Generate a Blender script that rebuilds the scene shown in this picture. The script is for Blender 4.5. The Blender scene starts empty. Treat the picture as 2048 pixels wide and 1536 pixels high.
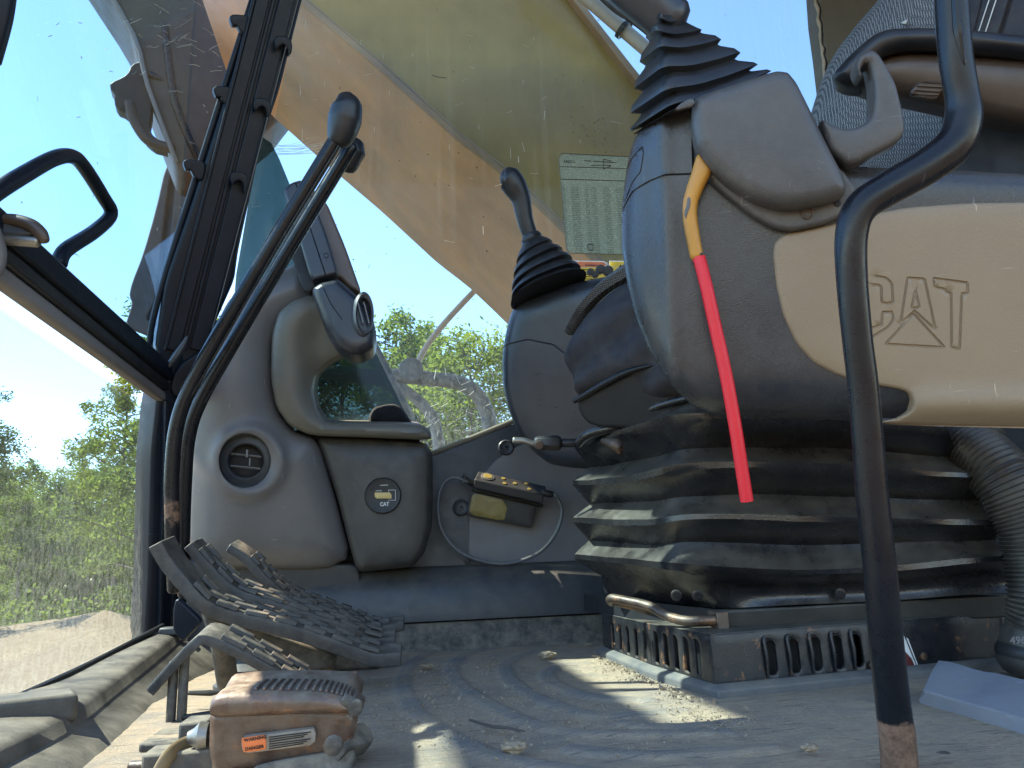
import bpy, bmesh, math, random
import numpy as np
from mathutils import Vector, Matrix, noise as mnoise
from mathutils.geometry import delaunay_2d_cdt
R = math.radians
random.seed(7)
sc = bpy.context.scene
col = sc.collection

# ------------------------------------------------------------------ camera
F = 1515.0
YAW, PITCH, ROLL = R(9.0), R(13.5), 0.04
fwd = Vector((math.sin(YAW)*math.cos(PITCH), math.cos(YAW)*math.cos(PITCH), math.sin(PITCH)))
r0 = Vector((math.cos(YAW), -math.sin(YAW), 0))
u0 = r0.cross(fwd)
rgt = r0*math.cos(ROLL) - u0*math.sin(ROLL)
upv = u0*math.cos(ROLL) + r0*math.sin(ROLL)
cd = bpy.data.cameras.new('camera'); cam = bpy.data.objects.new('camera', cd); col.objects.link(cam)
m = Matrix.Identity(4)
for i in range(3):
    m[i][0] = rgt[i]; m[i][1] = upv[i]; m[i][2] = -fwd[i]
cam.matrix_world = m
cd.sensor_width = 36; cd.lens = 36*F/2048; cd.clip_start = 0.02; cd.clip_end = 2000
sc.camera = cam

# ------------------------------------------------------------------ light
SUN = Vector((-0.62, 0.085, 0.78)).normalized()
world = bpy.data.worlds.new('World'); sc.world = world; world.use_nodes = True
wn = world.node_tree; wn.nodes.clear()
sky = wn.nodes.new('ShaderNodeTexSky'); sky.sky_type = 'NISHITA'; sky.sun_disc = False
sky.sun_elevation = math.asin(SUN.z); sky.sun_rotation = math.atan2(SUN.x, SUN.y)
sky.air_density = 1.0; sky.dust_density = 0.15; sky.ozone_density = 1.0
bg = wn.nodes.new('ShaderNodeBackground'); bg.inputs[1].default_value = 0.135
wo = wn.nodes.new('ShaderNodeOutputWorld')
tint = wn.nodes.new('ShaderNodeMix'); tint.data_type = 'RGBA'; tint.blend_type = 'MULTIPLY'; tint.inputs[0].default_value = 1
tint.inputs[7].default_value = (1.03, 1.04, 1.04, 1)
wn.links.new(sky.outputs[0], tint.inputs[6]); wn.links.new(tint.outputs[2], bg.inputs[0]); wn.links.new(bg.outputs[0], wo.inputs[0])
sl = bpy.data.lights.new('sun', 'SUN'); sl.energy = 5.0; sl.angle = R(0.55); sl.color = (1, .90, .71)
so = bpy.data.objects.new('sun', sl); col.objects.link(so)
so.rotation_euler = SUN.to_track_quat('Z', 'Y').to_euler()
sc.view_settings.view_transform = 'Standard'; sc.view_settings.look = 'None'
sc.view_settings.exposure = 1.95; sc.view_settings.gamma = 1; sc.view_settings.use_curve_mapping = False
sc.cycles.use_denoising = True
try: sc.cycles.denoiser = 'OPENIMAGEDENOISE'
except Exception: pass
sc.cycles.max_bounces = 10; sc.cycles.transparent_max_bounces = 24
sc.cycles.diffuse_bounces = 5; sc.cycles.glossy_bounces = 3
sc.cycles.caustics_reflective = False; sc.cycles.caustics_refractive = False
sc.cycles.sample_clamp_indirect = 6

# ------------------------------------------------------------------ photograph rays
def ray(px, py): return fwd + rgt*((px-1024)/F) - upv*((py-768)/F)
def PD(px, py, d): return ray(px, py)*d
def PY(px, py, Y): r = ray(px, py); return r*(Y/r.y)
def PX(px, py, X): r = ray(px, py); return r*(X/r.x)
def PZ(px, py, Z): r = ray(px, py); return r*(Z/r.z)
def topx(p):
    d = p.dot(fwd); return (1024+F*p.dot(rgt)/d, 768-F*p.dot(upv)/d)
ZF = -0.128          # cab floor
YW = 1.36            # far cab wall
ZG = -1.65           # ground outside

class Plane:
    def __init__(s, o, n):
        s.o = o; s.n = n.normalized()
        if s.n.dot(o) > 0: s.n = -s.n
        a = Vector((0, 0, 1)) if abs(s.n.z) < .9 else Vector((0, 1, 0))
        s.u = a.cross(s.n).normalized(); s.v = s.n.cross(s.u)
    def hit(s, px, py):
        r = ray(px, py); return r*(s.o.dot(s.n)/r.dot(s.n))
    def to2(s, px, py):
        p = s.hit(px, py)-s.o; return (p.dot(s.u), p.dot(s.v))
    def to3(s, a, b, h=0): return s.o+s.u*a+s.v*b+s.n*h
def YP(Y): return Plane(Vector((0, Y, 0)), Vector((0, -1, 0)))
def P3(a, b, c):
    A, B, C = PD(*a), PD(*b), PD(*c)
    return Plane(A, (B-A).cross(C-A))

# ------------------------------------------------------------------ curves in 2D/3D
def catmull(pts, n=6, closed=False):
    out = []; N = len(pts); P = [Vector(p) for p in pts]
    rng = range(N) if closed else range(N-1)
    for i in rng:
        if closed: a, b, c, d = P[(i-1) % N], P[i], P[(i+1) % N], P[(i+2) % N]
        else: a, b, c, d = P[max(i-1, 0)], P[i], P[i+1], P[min(i+2, N-1)]
        for k in range(n):
            t = k/n
            out.append(0.5*((2*b)+(c-a)*t+(2*a-5*b+4*c-d)*t*t+(3*b-3*c+d-a)*t**3))
    if not closed: out.append(P[-1])
    return out
def chaikin(pts, it=2, q=.22):
    P = [Vector(p) for p in pts]
    for _ in range(it):
        o = []
        for i in range(len(P)):
            a, b = P[i], P[(i+1) % len(P)]
            o += [a*(1-q)+b*q, a*q+b*(1-q)]
        P = o
    return P
def resample(P, step, closed=False):
    P = [Vector(p) for p in P]
    if closed: P = P+[P[0]]
    L = [0]
    for i in range(1, len(P)): L.append(L[-1]+(P[i]-P[i-1]).length)
    n = max(3, int(L[-1]/step)); out = []; j = 0
    for k in range(n+(0 if closed else 1)):
        s = L[-1]*k/n
        while j < len(L)-2 and L[j+1] < s: j += 1
        t = (s-L[j])/max(1e-9, L[j+1]-L[j]); out.append(P[j].lerp(P[j+1], min(1, t)))
    return out
def dist_poly(Q, poly, closed=True):
    A = np.array([tuple(p)[:2] for p in poly]); B = np.roll(A, -1, 0)
    if not closed: A = A[:-1]; B = B[:-1]
    Q = np.asarray(Q, float); D = B-A; L = (D*D).sum(1)+1e-18
    best = np.full(len(Q), 1e9)
    for s in range(0, len(Q), 4000):
        q = Q[s:s+4000, None, :]
        t = np.clip(((q-A)*D).sum(2)/L, 0, 1)
        e = q-(A+t[..., None]*D); best[s:s+4000] = np.sqrt((e*e).sum(2)).min(1)
    return best
def inside(Q, poly):
    A = np.array([tuple(p)[:2] for p in poly]); B = np.roll(A, -1, 0)
    Q = np.asarray(Q, float); r = np.zeros(len(Q), bool)
    for (x1, y1), (x2, y2) in zip(A, B):
        c = ((y1 > Q[:, 1]) != (y2 > Q[:, 1]))
        if y1 != y2: r ^= c & (Q[:, 0] < (x2-x1)*(Q[:, 1]-y1)/(y2-y1)+x1)
    return r

# ------------------------------------------------------------------ mesh builder
class M:
    def __init__(s): s.v = []; s.f = []; s.w = {}; s.mi = []
    def add(s, vs, fs, wear=0.0, mi=0):
        o = len(s.v); s.v += [Vector(v) for v in vs]
        for f in fs: s.f.append([i+o for i in f]); s.mi.append(mi)
        if wear:
            for i in range(len(vs)): s.w[o+i] = wear if not hasattr(wear, '__len__') else wear[i]
        return s
    def box(s, c, sz, rot=None, mi=0):
        c = Vector(c); x, y, z = [q/2 for q in sz]
        vs = [Vector((a*x, b*y, d*z)) for a in (-1, 1) for b in (-1, 1) for d in (-1, 1)]
        if rot is not None: vs = [rot @ v for v in vs]
        return s.add([c+v for v in vs], [(0, 1, 3, 2), (4, 6, 7, 5), (0, 4, 5, 1), (2, 3, 7, 6), (0, 2, 6, 4), (1, 5, 7, 3)], mi=mi)
    def hexa(s, p, mi=0):   # 4 bottom + 4 top corners
        return s.add(p, [(3, 2, 1, 0), (4, 5, 6, 7), (0, 1, 5, 4), (1, 2, 6, 5), (2, 3, 7, 6), (3, 0, 4, 7)], mi=mi)
    def loft(s, rings, closed=True, caps=True, mi=0, wear=None):
        n = len(rings[0]); vs = [p for r in rings for p in r]; fs = []
        for i in range(len(rings)-1):
            for j in range(n if closed else n-1):
                k = (j+1) % n; fs.append((i*n+j, i*n+k, (i+1)*n+k, (i+1)*n+j))
        if caps and closed:
            fs.append(tuple(range(n))[::-1]); fs.append(tuple((len(rings)-1)*n+j for j in range(n)))
        w = 0.0
        if wear: w = [q for q in wear for _ in range(n)]
        return s.add(vs, fs, wear=w, mi=mi)
    def tube(s, path, r, n=14, smooth=6, wear=None, flat=1.0, mi=0, ends=True):
        P = [Vector(p) for p in path]; K = len(P)
        rr = list(r) if hasattr(r, '__len__') else [r]*K
        ww = list(wear) if wear else [0]*K
        if smooth > 1:
            Q = catmull(P, smooth); idx = [i/smooth for i in range(len(Q))]
        else: Q = P; idx = list(range(K))
        def at(a, i): k = min(int(i), len(a)-1); k2 = min(k+1, len(a)-1); return a[k]+(a[k2]-a[k])*(i-k)
        rings = []; ws = []; prev = None
        for i, p in enumerate(Q):
            t = (Q[min(i+1, len(Q)-1)]-Q[max(i-1, 0)]).normalized()
            if prev is None:
                a = t.cross(Vector((0, 1, 0)));
                if a.length < .1: a = t.cross(Vector((1, 0, 0)))
                a.normalize()
            else: a = (prev-t*prev.dot(t)).normalized()
            prev = a; b = t.cross(a); q = at(rr, idx[i])
            rings.append([p+(a*math.cos(2*math.pi*k/n)+b*math.sin(2*math.pi*k/n)*flat)*q for k in range(n)])
            ws.append(at(ww, idx[i]))
        if ends:
            def cap(ring, c, d):
                return [[c+(q-c)*math.cos(e)+d*math.sin(e) for q in ring] for e in (R(35), R(65), R(86))]
            t0 = (Q[0]-Q[1]).normalized()*rr[0]*.5; t1 = (Q[-1]-Q[-2]).normalized()*rr[-1]*.5
            pre = cap(rings[0], Q[0], t0)[::-1]; post = cap(rings[-1], Q[-1], t1)
            rings = pre+rings+post; ws = [ws[0]]*3+ws+[ws[-1]]*3
        return s.loft(rings, mi=mi, wear=ws if wear else None)
    def disc(s, c, n, r, h, seg=40, bev=.15, mi=0):
        n = Vector(n).normalized(); a = n.orthogonal().normalized(); b = n.cross(a); c = Vector(c)
        e = min(h, r)*bev; prof = [(r, 0), (r, h-e), (r-e*.3, h-e*.3), (r-e, h), (r*.5, h)]
        rings = [[c+(a*math.cos(2*math.pi*k/seg)+b*math.sin(2*math.pi*k/seg))*q+n*z for k in range(seg)] for q, z in prof]
        return s.loft(rings, mi=mi)
    def lathe(s, c, n, prof, seg=48, mi=0, caps=False, sq=(1, 1)):
        n = Vector(n).normalized(); a = n.orthogonal().normalized(); b = n.cross(a); c = Vector(c)
        if abs(n.z) < .9: b = Vector((0, 0, 1)); b = (b-n*b.dot(n)).normalized(); a = b.cross(n)
        rings = [[c+(a*math.cos(2*math.pi*k/seg)*sq[0]+b*math.sin(2*math.pi*k/seg)*sq[1])*q+n*z for k in range(seg)] for q, z in prof]
        return s.loft(rings, caps=caps, mi=mi)
    def pillow(s, pts, pl, thick=.02, r=.004, bulge=0, bw=.05, grid=.006, sm=4, corner=None, grooves=(), holes=(), hf=None, back=True, q=.22, h0=0.0, mi=0):
        """outline in photograph pixels on plane pl, rounded edge, optional bulge, grooves and holes"""
        O = [Vector(p) for p in pts]
        if corner is not None: O = chaikin(O, corner, q)
        elif sm > 1: O = catmull(O, sm, closed=True)
        O2 = [Vector(pl.to2(p[0], p[1])) for p in O]
        O2 = resample(O2, max(grid*.6, .0012), closed=True)
        area = sum(a.x*b.y-b.x*a.y for a, b in zip(O2, O2[1:]+O2[:1]))
        if area < 0: O2 = O2[::-1]
        H2 = []
        for h in holes:
            hh = [Vector(pl.to2(p[0], p[1])) for p in h]
            hh = resample(hh, grid*.6, closed=True)
            ar = sum(a.x*b.y-b.x*a.y for a, b in zip(hh, hh[1:]+hh[:1]))
            if ar > 0: hh = hh[::-1]
            H2.append(hh)
        G2 = []
        for g in grooves:
            gp, gw, gd = g[0], g[1], g[2]; cl = len(g) > 3 and g[3]
            gg = [Vector(pl.to2(p[0], p[1])) for p in gp]
            gg = resample(gg, max(.002, gw), closed=cl); G2.append((gg, gw, gd, cl))
        loops = [O2]+H2
        xs = [p.x for p in O2]; ys = [p.y for p in O2]
        ext = []
        gx = np.arange(min(xs), max(xs), grid); gy = np.arange(min(ys), max(ys), grid)
        X, Y = np.meshgrid(gx, gy); X[::2] += grid*.5
        Q = np.stack([X.ravel(), Y.ravel()], 1); Q = Q+np.random.RandomState(1).uniform(-.08, .08, Q.shape)*grid
        ins = inside(Q, O2)
        for h in H2: ins &= ~inside(Q, h)
        Q = Q[ins]
        if len(Q):
            d = dist_poly(Q, O2); k = d > r+grid*.35
            for h in H2: k &= dist_poly(Q, h) > min(r, .0015)+grid*.2
            for gg, gw, gd, cl in G2: k &= dist_poly(Q, gg, cl) > gw*.9
            Q = Q[k]
        extra = []
        for loop, rr in [(O2, r)]+[(h, min(r, .0012)) for h in H2]:
            n = len(loop)
            for fr in ((.12, .4, .75, 1.0) if r > .0015 else (.3, 1.0)):
                for i in range(n):
                    t = (loop[(i+1) % n]-loop[i-1])
                    if t.length < 1e-9: continue
                    t.normalize(); nn = Vector((-t.y, t.x)); extra.append(loop[i]+nn*rr*fr)
        if extra:
            E = np.array([tuple(p) for p in extra]); k = inside(E, O2) & (dist_poly(E, O2) > .08*r)
            for h in H2: k &= ~inside(E, h) & (dist_poly(E, h) > 1e-4)
            for gg, gw, gd, cl in G2: k &= dist_poly(E, gg, cl) > gw*.6
            E = E[k]
        else: E = np.zeros((0, 2))
        GE = []
        for gg, gw, gd, cl in G2:
            n = len(gg)
            for i in range(n):
                t = gg[(i+1) % n]-gg[i-1] if cl else gg[min(i+1, n-1)]-gg[max(i-1, 0)]
                if t.length < 1e-9: continue
                t.normalize(); nn = Vector((-t.y, t.x))
                for o in (-.5, -.25, 0, .25, .5): GE.append(gg[i]+nn*gw*o)
        if GE:
            GE = np.array([tuple(p) for p in GE]); k = inside(GE, O2) & (dist_poly(GE, O2) > .0004); GE = GE[k]
        else: GE = np.zeros((0, 2))
        allp = [Vector(p) for L in loops for p in L]+[Vector(p) for p in np.vstack([Q, E, GE])]
        edges = []; o = 0
        for L in loops:
            n = len(L); edges += [(o+i, o+(i+1) % n) for i in range(n)]; o += n
        vo, eo, fo, ov, oe, of = delaunay_2d_cdt(allp, edges, [], 1, 1e-6)
        V = np.array([tuple(p) for p in vo]); C = np.array([V[list(f)].mean(0) for f in fo])
        keep = inside(C, O2)
        for h in H2: keep &= ~inside(C, h)
        dO = dist_poly(V, O2); Hh = np.full(len(V), h0)
        def edge(d, rr): dd = np.clip(rr-d, 0, rr); return -(rr-np.sqrt(np.maximum(rr*rr-dd*dd, 0)))
        Hh = Hh+edge(dO, r)
        for h in H2: Hh = Hh+edge(dist_poly(V, h), min(r, .0012))
        if bulge:
            t = np.clip(dO/bw, 0, 1); Hh = Hh+bulge*(1-(1-t)**2.2)-bulge*.0
        for gg, gw, gd, cl in G2:
            d = dist_poly(V, gg, cl); Hh = Hh-gd*np.clip(1-(d/(gw*.5))**2, 0, 1)**.6
        P = []
        for i, (a, b) in enumerate(V):
            p = pl.to3(a, b, 0); hh = Hh[i]
            if hf is not None:
                x, y = topx(p); hh += hf(x, y)
            P.append(p+pl.n*hh)
        fs = [tuple(f) if True else f for f, k in zip(fo, keep) if k]
        s.add(P, fs, mi=mi)
        for li, L in enumerate(loops):
            n = len(L)
            top = []
            for i, p in enumerate(L):
                hh = h0-(r if li == 0 else min(r, .0012))
                q3 = pl.to3(p.x, p.y, 0)
                if hf is not None: x, y = topx(q3); hh += hf(x, y)
                top.append(q3+pl.n*hh)
            bot = [pl.to3(p.x, p.y, -thick) for p in L]
            s.add(top+bot, [(i, n+i, n+(i+1) % n, (i+1) % n) for i in range(n)]+([tuple(range(n, 2*n))[::-1]] if back and li == 0 and not H2 else []), mi=mi)
        return s

WLOC = {}
def link(o, parent, wl):
    col.objects.link(o); WLOC[o.name] = Vector(wl)
    if parent is not None:
        o.parent = parent; o.location = Vector(wl)-WLOC[parent.name]
    else: o.location = wl
    return o
def thing(name, label, cat, loc, group=None, kind=None):
    o = bpy.data.objects.new(name, None); o.empty_display_size = .02; link(o, None, loc)
    o['label'] = label; o['category'] = cat
    if group: o['group'] = group
    if kind: o['kind'] = kind
    return o
def obj(name, mb, mat, parent=None, label=None, cat=None, group=None, kind=None, smooth=40, bevel=0, seg=2, keep=False, sub=0):
    me = bpy.data.meshes.new(name)
    if parent is not None: wl = WLOC[parent.name].copy()
    else:
        a = np.array([tuple(v) for v in mb.v]); wl = Vector(((a[:, 0].min()+a[:, 0].max())/2, (a[:, 1].min()+a[:, 1].max())/2, a[:, 2].min()))
    if keep: wl = Vector((0, 0, 0))
    me.from_pydata([tuple(v-wl) for v in mb.v], [], mb.f)
    mats = mat if isinstance(mat, (list, tuple)) else [mat]
    for q in mats: me.materials.append(q)
    if len(mats) > 1: me.polygons.foreach_set('material_index', mb.mi)
    if mb.w:
        at = me.attributes.new('wear', 'FLOAT', 'POINT')
        arr = np.zeros(len(mb.v), np.float32)
        for i, w in mb.w.items(): arr[i] = w
        at.data.foreach_set('value', arr)
    me.update(); me.validate()
    bm = bmesh.new(); bm.from_mesh(me); bmesh.ops.remove_doubles(bm, verts=bm.verts, dist=1e-6)
    bmesh.ops.recalc_face_normals(bm, faces=bm.faces); bm.to_mesh(me); bm.free()
    if smooth:
        me.shade_smooth(); me.set_sharp_from_angle(angle=R(smooth))
    o = bpy.data.objects.new(name, me); link(o, parent, wl)
    if bevel:
        b = o.modifiers.new('b', 'BEVEL'); b.width = bevel; b.segments = seg; b.limit_method = 'ANGLE'; b.angle_limit = R(35)
    if sub:
        b = o.modifiers.new('s', 'SUBSURF'); b.levels = sub; b.render_levels = sub
    if label: o['label'] = label
    if cat: o['category'] = cat
    if group: o['group'] = group
    if kind: o['kind'] = kind
    return o

# ------------------------------------------------------------------ materials
def nt(name):
    m = bpy.data.materials.new(name); m.use_nodes = True; t = m.node_tree; t.nodes.clear(); return m, t
class NB:
    def __init__(s, t): s.t = t
    def n(s, ty, **k):
        q = s.t.nodes.new(ty)
        for a, b in k.items(): setattr(q, a, b)
        return q
    def l(s, a, b): s.t.links.new(a, b)
    def coord(s): return s.n('ShaderNodeTexCoord').outputs['Object']
    def mapn(s, c, sc=(1, 1, 1), rot=(0, 0, 0)):
        m = s.n('ShaderNodeMapping'); s.l(c, m.inputs[0]); m.inputs['Scale'].default_value = sc; m.inputs['Rotation'].default_value = rot; return m.outputs[0]
    def noise(s, c, scale, det=4, rough=.6, out=0):
        q = s.n('ShaderNodeTexNoise'); s.l(c, q.inputs['Vector']); q.inputs['Scale'].default_value = scale
        q.inputs['Detail'].default_value = det; q.inputs['Roughness'].default_value = rough; return q.outputs[out]
    def ramp(s, f, a, b, va=0., vb=1.):
        q = s.n('ShaderNodeMapRange'); s.l(f, q.inputs[0]); q.inputs[1].default_value = a; q.inputs[2].default_value = b
        q.inputs[3].default_value = va; q.inputs[4].default_value = vb; q.clamp = True; return q.outputs[0]
    def math(s, op, a, b=None):
        q = s.n('ShaderNodeMath', operation=op)
        for i, x in enumerate((a, b)):
            if x is None: continue
            if isinstance(x, (int, float)): q.inputs[i].default_value = x
            else: s.l(x, q.inputs[i])
        return q.outputs[0]
    def mix(s, f, a, b):
        q = s.n('ShaderNodeMix', data_type='RGBA')
        for i, x in ((0, f), (6, a), (7, b)):
            if isinstance(x, (int, float)): q.inputs[i].default_value = x
            elif isinstance(x, tuple): q.inputs[i].default_value = (*x[:3], 1)
            else: s.l(x, q.inputs[i])
        return q.outputs[2]
    def bump(s, h, st, dist=.001, nrm=None):
        q = s.n('ShaderNodeBump'); q.inputs['Strength'].default_value = st; q.inputs['Distance'].default_value = dist
        s.l(h, q.inputs['Height'])
        if nrm is not None: s.l(nrm, q.inputs['Normal'])
        return q.outputs[0]
DUST = (.22, .19, .145)
AL = .55            # scales every base colour down to balance the exposure
def mat(name, c, rough=.5, var=.12, vs=14, grain=.15, gs=900, dust=.0, dustup=.0, scratch=.0, spec=.5, metal=0, coat=0, rust=0.0, rustc=(.19, .085, .035), dscale=30, wearc=None, worn=0.0, wornc=(.3, .3, .3)):
    c = tuple(x*AL for x in c); wornc = tuple(x*AL for x in wornc)
    m, t = nt(name); b = NB(t); co = b.coord()
    p = b.n('ShaderNodeBsdfPrincipled'); o = b.n('ShaderNodeOutputMaterial'); b.l(p.outputs[0], o.inputs[0])
    n1 = b.noise(co, vs, 5, .6)
    base = b.mix(b.ramp(n1, .3, .7), tuple(x*(1-var) for x in c), tuple(min(1, x*(1+var)) for x in c))
    rg = b.ramp(b.noise(co, vs*3, 4, .7), .3, .7, rough-.07, rough+.1)
    if worn:
        wn_ = b.ramp(b.noise(co, vs*.9, 6, .75), .55, .75, 0, worn); base = b.mix(wn_, base, wornc)
    if rust:
        rf = b.ramp(b.noise(co, 40, 8, .75), .62-rust*.3, .70-rust*.3)
        rc = b.mix(b.noise(co, 160, 4, .7), tuple(x*.5 for x in rustc), tuple(x*1.5 for x in rustc))
        base = b.mix(rf, base, rc)
    if wearc is not None:
        a = b.n('ShaderNodeAttribute', attribute_name='wear'); f = b.math('ADD', a.outputs['Fac'], b.math('MULTIPLY', b.math('SUBTRACT', b.noise(co, 60, 6, .7), .5), .7))
        f = b.ramp(f, .45, .55); f = b.math('MULTIPLY', f, b.ramp(a.outputs['Fac'], 0, .12))
        rc = b.mix(b.ramp(b.noise(co, 120, 6, .8), .35, .65), tuple(x*.45 for x in wearc), tuple(x*1.4 for x in wearc))
        base = b.mix(f, base, rc); rg = b.math('ADD', rg, b.math('MULTIPLY', f, .35))
    if dust or dustup:
        g = b.n('ShaderNodeNewGeometry'); sx = b.n('ShaderNodeSeparateXYZ'); b.l(g.outputs['Normal'], sx.inputs[0])
        up = b.ramp(sx.outputs[2], .15, .9)
        nn = b.ramp(b.noise(co, dscale, 8, .72), .38, .66)
        f = b.math('ADD', b.math('MULTIPLY', nn, dust), b.math('MULTIPLY', b.math('MULTIPLY', up, b.math('ADD', nn, .35)), dustup))
        q = b.math('MINIMUM', f, .93)
        base = b.mix(q, base, DUST); rg = b.math('ADD', rg, b.math('MULTIPLY', q, .4))
    if scratch:
        s1 = b.noise(b.mapn(co, (260, 20, 30), (.3, .6, .9)), 1.0, 3, .6); s2 = b.noise(b.mapn(co, (20, 30, 300), (1.1, .2, .4)), 1.0, 3, .6)
        f = b.math('MAXIMUM', b.ramp(s1, .69, .72), b.ramp(s2, .70, .73)); f = b.math('MULTIPLY', f, b.ramp(b.noise(co, 20, 2), .45, .6, 0, scratch))
        base = b.mix(f, base, tuple(min(1, x*2.2+.06) for x in c))
    b.l(base, p.inputs['Base Color']); b.l(rg, p.inputs['Roughness'])
    p.inputs['Metallic'].default_value = metal; p.inputs['Specular IOR Level'].default_value = spec
    if coat: p.inputs['Coat Weight'].default_value = coat; p.inputs['Coat Roughness'].default_value = .12
    if grain:
        hgt = b.math('ADD', b.noise(co, gs, 2, .5), b.math('MULTIPLY', b.noise(co, gs*.06, 4, .6), .8))
        b.l(b.bump(hgt, grain, .0006), p.inputs['Normal'])
    return m
SL = mat('slate_plastic', (.060, .070, .086), .42, dust=.10, dustup=.25, scratch=.5, grain=.3)
GREY = mat('grey_plastic', (.20, .195, .20), .38, vs=9, dust=.10, dustup=.3, scratch=.6, grain=.25)
LGREY = mat('side_panel_plastic', (.33, .32, .33), .6, dust=.15, scratch=.3)
OLIVE = mat('bezel_plastic', (.19, .185, .155), .38, dust=.08, dustup=.25, grain=.2)
DARKG = mat('charcoal_plastic', (.052, .051, .047), .45, dust=.1, dustup=.3, grain=.25, scratch=.3)
CONS = mat('armrest_console_plastic', (.056, .061, .070), .25, vs=10, dust=.08, dustup=.12, scratch=1.0, grain=.35, spec=.5)
CONSR = mat('far_console_plastic', (.040, .050, .070), .32, vs=10, dust=.06, scratch=.4, grain=.2)
HOOD = mat('hood_plastic', (.115, .112, .112), .4, vs=22, var=.15, dust=.12, scratch=1.0, grain=.5, gs=600, worn=.5, wornc=(.26, .25, .24))
BEIGE = mat('beige_plastic', (.46, .335, .205), .40, vs=8, var=.07, dust=.08, scratch=.7, grain=.4)
RUB = mat('black_rubber', (.014, .017, .024), .40, dust=.05, dustup=.06, grain=.2)
BEL = mat('bellows_vinyl', (.014, .015, .019), .22, vs=12, dust=.07, dustup=.35, grain=.5, gs=500, dscale=22, spec=.6)
BLK = mat('black_paint', (.012, .014, .020), .28, vs=20, dust=.01, scratch=.5, grain=.03, wearc=(.17, .10, .065), spec=.32)
BPIL = mat('pillar_paint', (.012, .019, .034), .36, vs=20, dust=.02, spec=.2, scratch=.4, grain=.15)
BASEM = mat('seat_base_paint', (.014, .017, .024), .30, dust=.08, dustup=.5, scratch=1, rust=.15, grain=.4)
DIRTYM = mat('dusty_rubber', (.055, .052, .05), .6, dust=.55, dustup=.8, dscale=45, grain=.6, gs=400)
PED = mat('pedal_rubber', (.040, .041, .045), .45, dust=.2, dustup=.5, dscale=60, grain=.5, gs=400)
SILL = mat('sill_plastic', (.085, .075, .062), .5, dust=.3, dustup=.5, dscale=18, grain=.5, scratch=.8)
BROWN = mat('worn_brown_paint', (.15, .085, .062), .28, vs=40, var=.5, dust=.3, dustup=.5, dscale=55, rust=.2, grain=.6, spec=.5, gs=300, worn=.3, wornc=(.33, .24, .18))
RUST = mat('rusty_steel', (.12, .078, .055), .34, vs=60, var=.4, metal=.35, dust=.2, dustup=.3, grain=.5, rust=.3)
STEEL = mat('steel', (.5, .47, .42), .35, metal=.8, dust=.2)
YEL = mat('yellow_handle', (.90, .42, .05), .34, var=.08, vs=40, dust=.06, grain=.1, scratch=.5)
RED = mat('red_tube', (1.3, .012, .04), .42, var=.04, dust=.03, grain=.05)
BOOM = mat('machine_yellow_paint', (.51, .28, .11), .42, vs=3.5, var=.3, dust=.18, dscale=3, scratch=.3, grain=.4, gs=100, worn=.55, wornc=(.46, .33, .24))
BOOMS = mat('machine_yellow_shaded_side', (.52, .30, .055), .36, vs=3.0, var=.25, dust=.06, dscale=3, scratch=.3, grain=.4, gs=100, worn=.12, wornc=(.36, .26, .15))  # same paint, less worn; the side's shade and olive reflection put into its colour
STICK = mat('stick_paint', (.060, .044, .040), .55, vs=5, var=.25, dust=.08, dscale=9, grain=.4)
CREAM = mat('cream_pipe', (.75, .60, .46), .4, dust=.3)
WHITE = mat('white_print', (1.2, 1.2, 1.15), .6, var=.03, grain=0)
CABLE = mat('grey_cable', (.22, .23, .25), .45, grain=.05)
GOLD = mat('gold_print', (.38, .29, .06), .3, var=.25, vs=60, grain=.1, dust=.2)
LCD = mat('display_amber', (1.0, .74, .26), .35, var=.05, grain=0)
INKB = mat('ink', (.03, .03, .03), .5, grain=0)
ORG = mat('orange_print', (1.2, .30, .09), .45, var=.12, vs=80, grain=.1, dust=.12)
YELP = mat('yellow_print', (1.3, .85, .05), .45, var=.04, grain=0)
CLOTH = mat('black_cloth', (.008, .010, .014), .9, grain=.8, gs=500)
SEATF = mat('seat_fabric', (.030, .030, .042), .75, vs=18, var=.25, dust=.14, grain=.9, gs=1100)
BARM = mat('armrest_plastic', (.11, .075, .055), .38, dust=.1, grain=.2)
PLATE = mat('aluminium_mat_flap', (.40, .41, .46), .5, dust=.35, dscale=24, scratch=.6)
HOSE = mat('hose_plastic', (.045, .042, .040), .4, dust=.2, dustup=.45, grain=.15)
HOODG = mat('dusty_rail_paint', (.14, .15, .165), .5, dust=.3, dustup=.9)
DKINT = mat('dark_interior', (.012, .013, .017), .6, grain=.1)
HEADL = mat('headliner', (.16, .16, .16), .8)

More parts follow.
